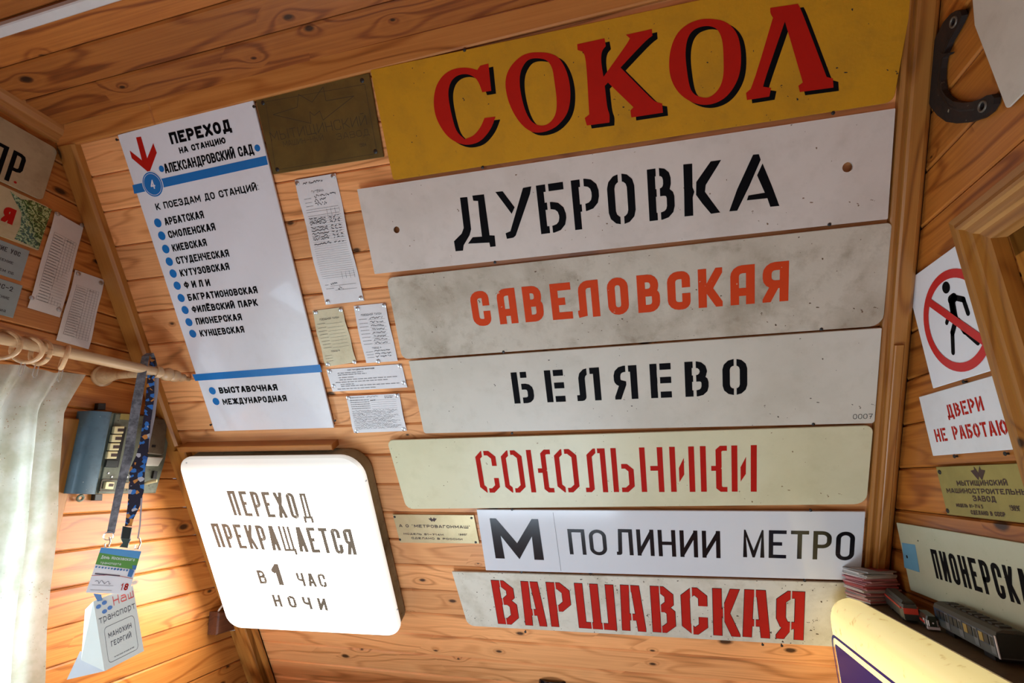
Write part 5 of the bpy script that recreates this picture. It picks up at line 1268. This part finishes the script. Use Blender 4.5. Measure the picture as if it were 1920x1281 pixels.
a, b, c = rq(715, 535), rq(987, 480), rq(703, 425); line(mb, 'ДВЕРИ', rq(700, 480)[0], b[0], rq(790, 525)[1], rq(965, 370)[1]-b[1], z+ZL, .19, r=.3, seg=1, gap=.25, cuts=cu, slope=(b[1]-rq(790, 525)[1])/(b[0]-rq(790, 525)[0]))
a, b = rq(625, 718), rq(713, 710); h_ = rq(610, 622)[1]-a[1]; line(mb, 'НЕ', rq(610, 650)[0], b[0], a[1], h_, z+ZL, .19, r=.3, seg=1, gap=.3, cuts=cu)
a, b = rq(768, 700), rq(1240, 655); line(mb, 'РАБОТАЮТ', rq(745, 640)[0], b[0], a[1], h_, z+ZL, .19, r=.3, seg=1, gap=.25, cuts=cu, slope=(b[1]-a[1])/(b[0]-a[0]))
mb.build('lettering', M_red2, o)

o, z = board('maker_plate.002', 'olive brass plate with dark winged emblem and factory name on the right gable', RIGHT, ('rect', (1755, 875.5), (1775, 965), .205), .0008, M_brassgreen, None, off=.003, th=.0015, group=None, cat='plate')
def rs(x, y): return RIGHT.at(1740+x/10.667, 860+y/10.667, z)
screws(o, RIGHT, [rr_ for rr_ in ((1762, 885.5), (1777, 958))], z, .0038)
mb = MB(); emblem(mb, *rs(1010, 295), .034, z+ZL)
for s_, A, B_, h in (('МЫТИЩИНСКИЙ', (590, 545), (1600, 540), .0082), ('МАШИНОСТРОИТЕЛЬНЫЙ', (385, 688), (2130, 735), .0078), ('ЗАВОД', (915, 852), (1370, 874), .0085), ('МОДЕЛЬ 81-714.5', (575, 965), (1110, 1000), .0055), ('1989г.', (1645, 1040), (1890, 1060), .0075), ('СДЕЛАНО В СССР', (870, 1115), (1560, 1170), .0065)):
    a, b = rs(*A), rs(*B_); line(mb, s_.replace('г', 'Г'), a[0], b[0], a[1], h, z+ZL, .22, gap=.25, slope=(b[1]-a[1])/(b[0]-a[0]))
mb.build('print', M_etch, o)

M_pio = painted('pale_green_white_enamel', srgb(190, 194, 168), srgb(164, 166, 136), .35, 7, .25, .06)
o, z = board('station_sign', 'pale greenish sign with narrow black ПИОНЕРСКАЯ and a blue tape patch, above the model trains', RIGHT, ('rect', (1682, 980), (1705, 1106), .385), .0015, M_pio, None, off=.004, th=.002, group=None)
def ru(x, y): return RIGHT.at(1520+x/4.0025, 961+y/4.0025, z)
mb = MB(); p0, p1 = ru(900, 290), ru(1440, 420); yb = (ru(940, 492)[1]+ru(1500, 665)[1])/2; yt_ = ru(897, 271)[1]
pitch = (p1[0]-p0[0])/7; h_ = ru(900, 272)[1]-ru(940, 490)[1]
sl_ = (ru(1300, 607)[1]-ru(950, 497)[1])/(ru(1300, 607)[0]-ru(950, 497)[0])
for i, c in enumerate('ПИОНЕРСКАЯ'): put(mb, glyph(G[c], pitch*.72, h_, h_*.15, p0[0]+i*pitch, ru(940, 492)[1]+sl_*i*pitch, .3, 3), z+ZL)
mb.build('lettering', M_blackflat, o)
mb = MB(); mb.flat([[ru(685, 228), ru(705, 415), ru(820, 450), ru(785, 243)]], z+ZL); mb.build('tape', plain('blue_tape', (.14, .38, .56, 1), .3), o)
mb = MB(); a, b = ru(725, 333); mb.flat([circ(a, b, .0032, 12)], z+2*ZL); mb.build('screw', M_black, o)

o, z = board('blank_plate', 'large plain off-white plate with rounded corner at the top of the right gable', RIGHT, [(1853, -42), (2010, -230), (2040, 60), (1889, 204)], [.006, .006, .006, .006], painted('offwhite_plate', srgb(206, 200, 186), srgb(170, 162, 146), .4, 8, .45), None, off=.004, th=.002, group=None)
q_ = [RIGHT.at(*c, .006) for c in ((1827, 48), (1889, 204))]
bpy.data.objects.remove([c for c in o.children][0])
lx = q_[0][0]; lp = roundloop([(lx, q_[1][1]), (lx+.26, q_[1][1]), (lx+.26, q_[0][1]), (lx, q_[0][1])][:0] + [(lx+.004, q_[1][1]), (lx+.28, q_[1][1]), (lx+.28, .72), (lx+.028, .72), (lx, q_[0][1])], [.006, .004, .004, .002, .002], 4)
MB().prism(lp, .004, .006, bev=.0006).build('plate', MATS.get('x') or bpy.data.materials['offwhite_plate'], o)

# horseshoe
def hsp(x, y, off=.006): return RIGHT.at(1680+x/5.3375, y/5.3375, off)
outer = [(690, 150), (672, 105), (630, 100), (580, 130), (500, 220), (430, 360), (375, 500), (345, 640), (328, 800), (330, 950), (370, 1060), (440, 1150), (530, 1215), (640, 1232), (760, 1222), (880, 1180), (960, 1120), (1010, 1040), (1018, 975), (990, 940)]
inner = [(940, 950), (880, 985), (790, 1015), (700, 1025), (600, 1010), (530, 960), (490, 900), (475, 800), (480, 680), (495, 590), (520, 500), (560, 410), (610, 320), (660, 230)]
lp = [hsp(*c) for c in outer+inner]
o = empty('horseshoe', RIGHT, *hsp(500, 700), 0, 'dark rusty iron horseshoe with a crease and holed ends, beside the corner moulding', 'horseshoe')
M_iron = painted('rusted_iron', (.018, .014, .012, 1), (.05, .022, .012, 1), .7, 14, .6, .1, (.3, .28, .2, 1), bumpy=.5)
nl = [hsp(*c) for c in ((608, 215), (900, 1060))]
mb = MB(); mb.prism(lp, .002, .010, holes=[circ(a, b, .0042, 12) for a, b in nl], bev=0); mb.build('iron_body', M_iron, o)
mid = [hsp(*c, .0102) for c in ((560, 330), (500, 450), (440, 620), (420, 800), (440, 930), (520, 1060), (640, 1110), (780, 1100))]
mb = MB()
for a, b in zip(mid[:-1], mid[1:]): mb.add([(a[0]-.002, a[1], .0101), (b[0]-.002, b[1], .0101), (b[0]+.002, b[1], .0101), (a[0]+.002, a[1], .0101)], [(0, 1, 2, 3)])
mb.build('crease', M_black, o)
for a, b in nl:
    MB().torus((a, b, .0102), (0, 0, 1), .0068, .0016, 20, 8).build('nail_rim', plain('pale_iron', (.16, .14, .11, 1), .5, .5), o, smooth=True)
a, b = hsp(515, 545); MB().prism([hsp(490, 530), hsp(490, 575), hsp(560, 540), hsp(575, 520)], .004, .012).build('spur', M_iron, o)

# ------------------------------------------------------------------ lit box on the right and the things on top of it
ZB = -.2447; FX = .39; BW0 = .10; BW1 = 1.312; HB = .46
BF = Frame(EYE+Vector((0, 0, ZB)), (1, 0, 0), (0, 1, 0))      # a horizontal frame for its top: x = X, y = Y
o = empty('illuminated_sign.001', BF, .45, .7, 0, 'warm lit box sign with dark blue frame, standing along the right gable', 'lit sign')
def xz_prism(mb, prof, y0, y1):
    n = len(prof); mb.add([(x, y0, zz_) for x, zz_ in prof]+[(x, y1, zz_) for x, zz_ in prof], [(i, (i+1) % n, n+(i+1) % n, n+i) for i in range(n)]+[tuple(range(n))[::-1], tuple(range(n, 2*n))])
def face_shell(mb, x0, xs, y0, y1, zt, r=.022, ry=.035, seg=6):
    """domed plastic front: edges rounded towards the casing, corner rounded in its own plane"""
    rings = []
    for k in range(seg+1):
        t_ = math.pi/2*k/seg; ins = r*(1-math.sin(t_)); dx_ = (xs-x0)*math.cos(t_)
        lp_ = roundloop([(y0+ins, zt-HB+ins), (y1-ins, zt-HB+ins), (y1-ins, zt-ins), (y0+ins, zt-ins)], max(.004, ry-ins), 6)
        rings.append([(x0+(xs-x0)*(1-math.sin(t_))*1.0 if False else xs-(xs-x0)*math.sin(math.pi/2*(1-k/seg)) , a, b) for a, b in lp_])
    return rings
rg_ = []
for k in range(8):
    u = k/7; ins = .030*(1-math.cos(u*math.pi/2)) ; x = .436-(.436-FX)*math.sin(u*math.pi/2)
    rg_.append([(x, a, b) for a, b in roundloop([(BW0+ins, -HB+ins), (BW1-ins*.5, -HB+ins), (BW1-ins*.5, -ins), (BW0+ins, -ins)], .035, 6)])
mb = MB(); n = len(rg_[0]); vs = [p_ for r_ in rg_ for p_ in r_]; m_ = len(rg_)
mb.add(vs, [(i*n+j, (i+1)*n+j, (i+1)*n+(j+1) % n, i*n+(j+1) % n) for i in range(m_-1) for j in range(n)] + [tuple((m_-1)*n+j for j in range(n))])
t = NT('warm_lit_plastic'); t.base(srgb(160, 144, 90), .3); v = t.obj(); s3 = t.new('ShaderNodeSeparateXYZ'); t.link(v, s3.inputs[0])
dirt = t.ramp(t.noise(t.vmath('MULTIPLY', v, (1, 1, 1)), 45, 4, .6), [(.60, (1, 1, 1, 1)), (.72, (.6, .5, .35, 1))])
# tubes lie behind the middle height of the sheet: less light near the rim
ed = t.math('DIVIDE', t.math('ABSOLUTE', t.math('ADD', s3.outputs[2], .23)), .23); em = t.ramp(ed, [(.0, 1.0), (.55, .26), (.85, .15), (1.0, .10)])
t.val(t.mix(1, dirt, (1, .80, .34, 1), 'MULTIPLY'), t.b.inputs['Emission Color']); t.val(t.math('MULTIPLY', em, 5.4), t.b.inputs['Emission Strength'])
mb.build('face', t.m, o, smooth=True, sharp=50)
mb = MB(); mb.box(.4365, XR-.001, BW0+.002, BW1, -HB, -.001); mb.build('housing', painted('dusty_brown_casing', srgb(96, 78, 52), srgb(60, 44, 28), .7, 10, .6, .2, bumpy=.3), o)
mb = MB(); mb.tube([(.438, BW0+.03, -.001), (.438, BW1-.01, -.001)], .0017, 8); mb.build('rim', plain('ivory_rim', (.6, .52, .34, 1), .35), o, smooth=True)
SF = Frame(EYE+Vector((FX, 0, ZB)), (0, -1, 0), (0, 0, 1))
def bx(x, y): return SF.at(1520+x/4.0025, 961+y/4.0025, .0008)
M_ultra = plain('ultramarine_print', (.006, .014, .17, 1), .25, spec=.2, var=.05); b_ = M_ultra.node_tree.nodes['Principled BSDF']; b_.inputs['Emission Color'].default_value = (.01, .03, .5, 1); b_.inputs['Emission Strength'].default_value = .05
mb = MB(); c0 = bx(150, 925); ya, za = c0[0]-.0015, bx(165, 912)[1]
def fl(ins, r_): return roundloop([(ya+ins, -HB+.06+ins), (-BW0-.06-ins, -HB+.06+ins), (-BW0-.06-ins, za-ins), (ya+ins, za-ins)], r_, 5)
mb.flat([fl(0, .025), fl(.006, .020)], .0004); mb.build('frame_print', M_ultra, o).matrix_local = Matrix.Identity(4)
# frame_print lives in the wall-like frame SF, so give it that placement
fo = [c for c in o.children if c.name.startswith('frame_print')][0]; fo.matrix_world = SF.mat(0, 0, 0)
for v_ in fo.data.vertices: v_.co += Vector(o['o'])
mb = MB(); mb.flat([fl(.017, .008)], .0004); b_ = mb.build('panel_print', M_ultra, None); b_.parent = o; b_.matrix_world = SF.mat(0, 0, 0)

# leaflets
rg = random.Random(11)
fc, lc, rc = Vector(BF.at(1620, 1134.5) if False else onZ(1621, 1135, ZB)), Vector(onZ(1589, 1121, ZB)), Vector(onZ(1684, 1128, ZB))
fc = Vector((.4415, 1.222)); lc = Vector((.425, 1.285)); rc = Vector((.508, 1.240))
e1 = (rc-fc); e2 = (lc-fc)
MC = [plain('leaflet_%s' % n_, c_, .45, var=.25, scale=30) for n_, c_ in (('red', (.42, .07, .07, 1)), ('pink', (.55, .28, .28, 1)), ('white', (.62, .58, .54, 1)), ('rose', (.48, .16, .17, 1)), ('grey', (.35, .34, .32, 1)))]
zz_ = .0005; K = 22
for i in range(K):
    th_ = .0022+rg.random()*.0008; sc = 1+rg.uniform(-.04, .04); an = rg.uniform(-.09, .09)+(.25 if i in (14,) else 0)+(.16 if i == K-1 else 0)
    c = (fc + e1*.5 + e2*.5) + Vector((rg.uniform(-.003, .003), rg.uniform(-.003, .003)))
    def tr2(s_, t_): d_ = (e1*s_+e2*t_)*sc; return (c.x+d_.x*math.cos(an)-d_.y*math.sin(an), c.y+d_.x*math.sin(an)+d_.y*math.cos(an))
    lbl = 'folded leaflet in the red and white stack beside the lowest board' if i < K-1 else 'topmost leaflet of the red and white stack, with grey picture cover'
    q_ = empty('leaflet', BF, c.x, c.y, zz_, lbl, 'leaflet', 'stack of leaflets on the lit box')
    mt_ = MC[rg.choice([0, 1, 1, 2, 3, 3, 2, 4])] if i < K-1 else MC[4]
    mb = MB(); mb.prism([tr2(-.5, -.5), tr2(.5, -.5), tr2(.5, .5), tr2(-.5, .5)], zz_, zz_+th_); mb.build('pages', mt_, q_)
    if i == K-1:
        mb = MB(); mb.flat([[tr2(-.1, -.45), tr2(.45, -.4), tr2(.4, .3), tr2(0, .1)]], zz_+th_+ZL); mb.build('cover_print', MC[0], q_)
        mb = MB(); mb.flat([[tr2(-.42, -.1), tr2(-.12, -.2), tr2(0, .35), tr2(-.4, .4)]], zz_+th_+ZL); mb.build('cover_print', MC[2], q_)
    zz_ += th_+.0002

# model trains: local x across, y along (front at y=0), z up; dark body and roof paints have shade put into the colour
def train(name, label, front, back, w, h, L, body, roof, cfg):
    fx_, fy_ = front; d = (Vector(back)-Vector(front)).normalized(); fr = Frame(EYE+Vector((fx_, fy_, ZB)), (d.y, -d.x, 0), (d.x, d.y, 0))
    o = empty(name, fr, 0, 0, 0, label, 'model train', 'model trains on the lit box')
    def ext(mb, prof, y0, y1, tap=1.0):
        n = len(prof); mb.add([(x*tap, y0, z_) for x, z_ in prof]+[(x, y0+(y1-y0)*.12, z_) for x, z_ in prof]+[(x, y1, z_) for x, z_ in prof], [(k*n+i, k*n+(i+1) % n, (k+1)*n+(i+1) % n, (k+1)*n+i) for k in (0, 1) for i in range(n)]+[tuple(range(n))[::-1], tuple(range(2*n, 3*n))])
    cfg(o, ext, w/2, h, L); return o
def red_train(o, ext, w, h, L):
    mb = MB(); ext(mb, [(-w, .006), (w, .006), (w, h*.62), (w*.86, h*.86), (-w*.86, h*.86), (-w, h*.62)], 0, L, .82); mb.build('body', plain('model_grey', (.05, .05, .045, 1), .35), o)
    mb = MB(); ext(mb, [(-w*.8, h*.86), (w*.8, h*.86), (w*.55, h), (-w*.55, h)], .008, L); mb.build('roof', plain('model_roof', (.045, .045, .03, 1), .5), o)
    M_mr = plain('model_red', (.60, .05, .03, 1), .3)
    for s_ in (-1, 1):
        mb = MB(); mb.box(*sorted((s_*w*.84, s_*w*1.03)), .010, L, h*.60, h*.70); mb.build('stripe', M_mr, o)
    mb = MB(); mb.prism([(-w*.8, -.0005), (w*.8, -.0005), (w*.95, .012), (-w*.95, .012)], .014, .024, bev=.001); mb.build('nose', M_mr, o)
    mb = MB(); mb.prism([(-w*.75, -.001), (w*.75, -.001), (w*.9, .008), (-w*.9, .008)], .004, .014, bev=.001); mb.build('bumper', M_plast, o)
    for y in (.02, L-.03):
        mb = MB(); mb.box(-w*.8, w*.8, y, y+.018, 0, .007); mb.build('bogie', M_black, o)
train('model_train', 'red and grey model train next to the leaflet stack', (.458, 1.090), (.482, 1.205), .026, .034, .125, None, None, red_train)
def small_train(o, ext, w, h, L):
    mb = MB(); ext(mb, [(-w, .004), (w, .004), (w, h*.7), (w*.7, h), (-w*.7, h), (-w, h*.7)], 0, L, .85); mb.build('body', plain('model_dark_green', (.025, .035, .025, 1), .3), o)
    for s_ in (-1, 1):
        mb = MB(); mb.prism([(s_*w*.62, -.001), (s_*w*.95, .001), (s_*w*1.04, .018), (s_*w*.7, .004)], .007, h*.72); mb.build('stripe', plain('model_white', (.75, .7, .7, 1), .35), o)
        mb = MB(); mb.box(*sorted((s_*w*.99, s_*w*1.05)), .012, L, .008, .012); mb.build('stripe', plain('model_red', (.6, .05, .03, 1), .3), o)
    mb = MB(); mb.flat([circ(0, 0, .0014, 10)], 0); mb.v = [(x, -.0015, .012+y) for x, y, _ in mb.v]; mb.build('headlamp', plain('model_white', (.75, .7, .7, 1), .35), o)
    mb = MB(); mb.box(-w, w, -.001, .006, .002, .006); mb.build('bumper', plain('model_white', (.75, .7, .7, 1), .35), o)
    for y in (.01, L-.02):
        mb = MB(); mb.box(-w*.8, w*.8, y, y+.012, 0, .005); mb.build('bogie', M_black, o)
train('model_train.001', 'tiny black model train with two white nose stripes', (.468, 1.046), (.484, 1.125), .0165, .022, .048, None, None, small_train)
def metro(o, ext, w, h, L):
    M_mb = plain('model_metro_blue', (.035, .06, .10, 1), .35); M_mg = plain('model_metro_grey', (.09, .10, .095, 1), .45)
    mb = MB(); ext(mb, [(-w, .008), (w, .008), (w, h*.42), (-w, h*.42)], 0, L, 1); mb.build('body', M_mg, o)
    mb = MB(); ext(mb, [(-w*1.005, h*.42), (w*1.005, h*.42), (w, h*.8), (-w, h*.8)], 0, L, 1); mb.build('body', M_mb, o)
    mb = MB(); ext(mb, [(-w, h*.8), (w, h*.8), (w*.86, h*.93), (w*.5, h), (-w*.5, h), (-w*.86, h*.93)], 0, L, 1); mb.build('roof', plain('model_metro_roof', (.065, .06, .042, 1), .6), o)
    mb = MB(); mb.box(-w*.93, w*.93, -.0012, 0, .010, h*.9); mb.build('end_wall', M_plast, o)
    for k in range(9):
        mb = MB(); mb.box(-w*.35, w*.35, .012+k*(L-.02)/9, .022+k*(L-.02)/9, h, h+.0022); mb.build('roof_vent', plain('model_vent', (.05, .045, .035, 1), .6), o)
    for s_ in (-1, 1):
        y = .004
        for k in range(4):
            for dy, kind in ((.0, 'door'), (.014, 'window'), (.027, 'window')):
                yy = y+dy+k*(L-.01)/4
                if yy+.010 > L: continue
                x0_, x1_ = sorted((s_*w*1.0, s_*(w*1.0+.0009)))
                mb = MB()
                if kind == 'door':
                    mb.box(x0_, x1_, yy, yy+.011, .011, h*.78); dr_ = mb.build('door', plain('model_door', (.16, .18, .19, 1), .35), o)
                    mb = MB(); mb.box(*sorted((s_*(w+.0006), s_*(w+.0013))), yy+.002, yy+.0048, h*.48, h*.74); mb.box(*sorted((s_*(w+.0006), s_*(w+.0013))), yy+.0062, yy+.009, h*.48, h*.74); sub_build(mb, 'door_pane', M_plast, dr_, o)
                else:
                    mb.box(x0_, x1_, yy, yy+.010, h*.47, h*.74); mb.build('window', plain('model_pane_amber', (.35, .24, .05, 1), .3) if (k == 0 and dy > .02) or k == 1 and dy > .02 else M_plast, o)
    mb = MB(); mb.box(-w*1.04, -w*.99, -.0015, .0015, .008, h*.82); mb.box(w*.99, w*1.04, -.0015, .0015, .008, h*.82); mb.build('corner_post', plain('model_white', (.75, .7, .7, 1), .35), o)
    for yy in (.02, L-.045):
        mb = MB(); mb.box(-w*.85, w*.85, yy, yy+.026, 0, .010); mb.build('bogie', M_black, o)
fr_, bk_ = Vector((.4865, .884)), Vector((.500, 1.075))
train('model_train.002', 'large grey and blue model metro car at the right edge of the photo', fr_, bk_, .040, .044, .172, None, None, metro)

# ------------------------------------------------------------------ dark table in the corner with a black pot
TB = Frame(EYE+Vector((0, 0, -.66)), (1, 0, 0), (0, 1, 0))
o = empty('side_table', TB, -.4, 1.45, 0, 'black table top just visible in the lower corner under the slope', 'table')
MB().box(XL+.08, -.08, 1.40, slopeY(-.66)-.05, -.03, 0).build('table_top', M_blackflat, o)
for x in (XL+.12, -.16):
    for y in (1.42, 1.50): MB().box(x, x+.04, y, y+.04, ZF+.66-.0, -.03).build('leg', M_blackflat, o)
cz = -.53; a = onZ(1008, 1268, cz); b = onZ(1069, 1268, cz); c = ((a[0]+b[0])/2, (a[1]+b[1])/2); r_ = abs(b[0]-a[0])/2*1.03
o = empty('black_pot', TB, c[0], c[1], 0, 'glossy black round pot on the table, its rim at the bottom edge of the photo', 'pot')
hh = .13
MB().lathe([(0, r_*.7), (.004, r_*.74), (hh*.6, r_*.86), (hh*.9, r_*.98), (hh, r_), (hh, r_*.92), (hh*.9, r_*.88), (hh*.4, r_*.7), (.008, r_*.6)], (c[0], c[1], 0), (0, 0, 1), 36).build('pot', plain('glossy_black', (.006, .006, .009, 1), .12, coat=.5), o, smooth=True)
MB().prism(circ(c[0]-r_*1.02, c[1]-.006, .012, 12), hh-.014, hh-.004, bev=.002).build('ear', plain('glossy_black', (.006, .006, .009, 1), .12), o, smooth=True)

for o in C.objects:
    if 'o' in o.keys(): del o['o']
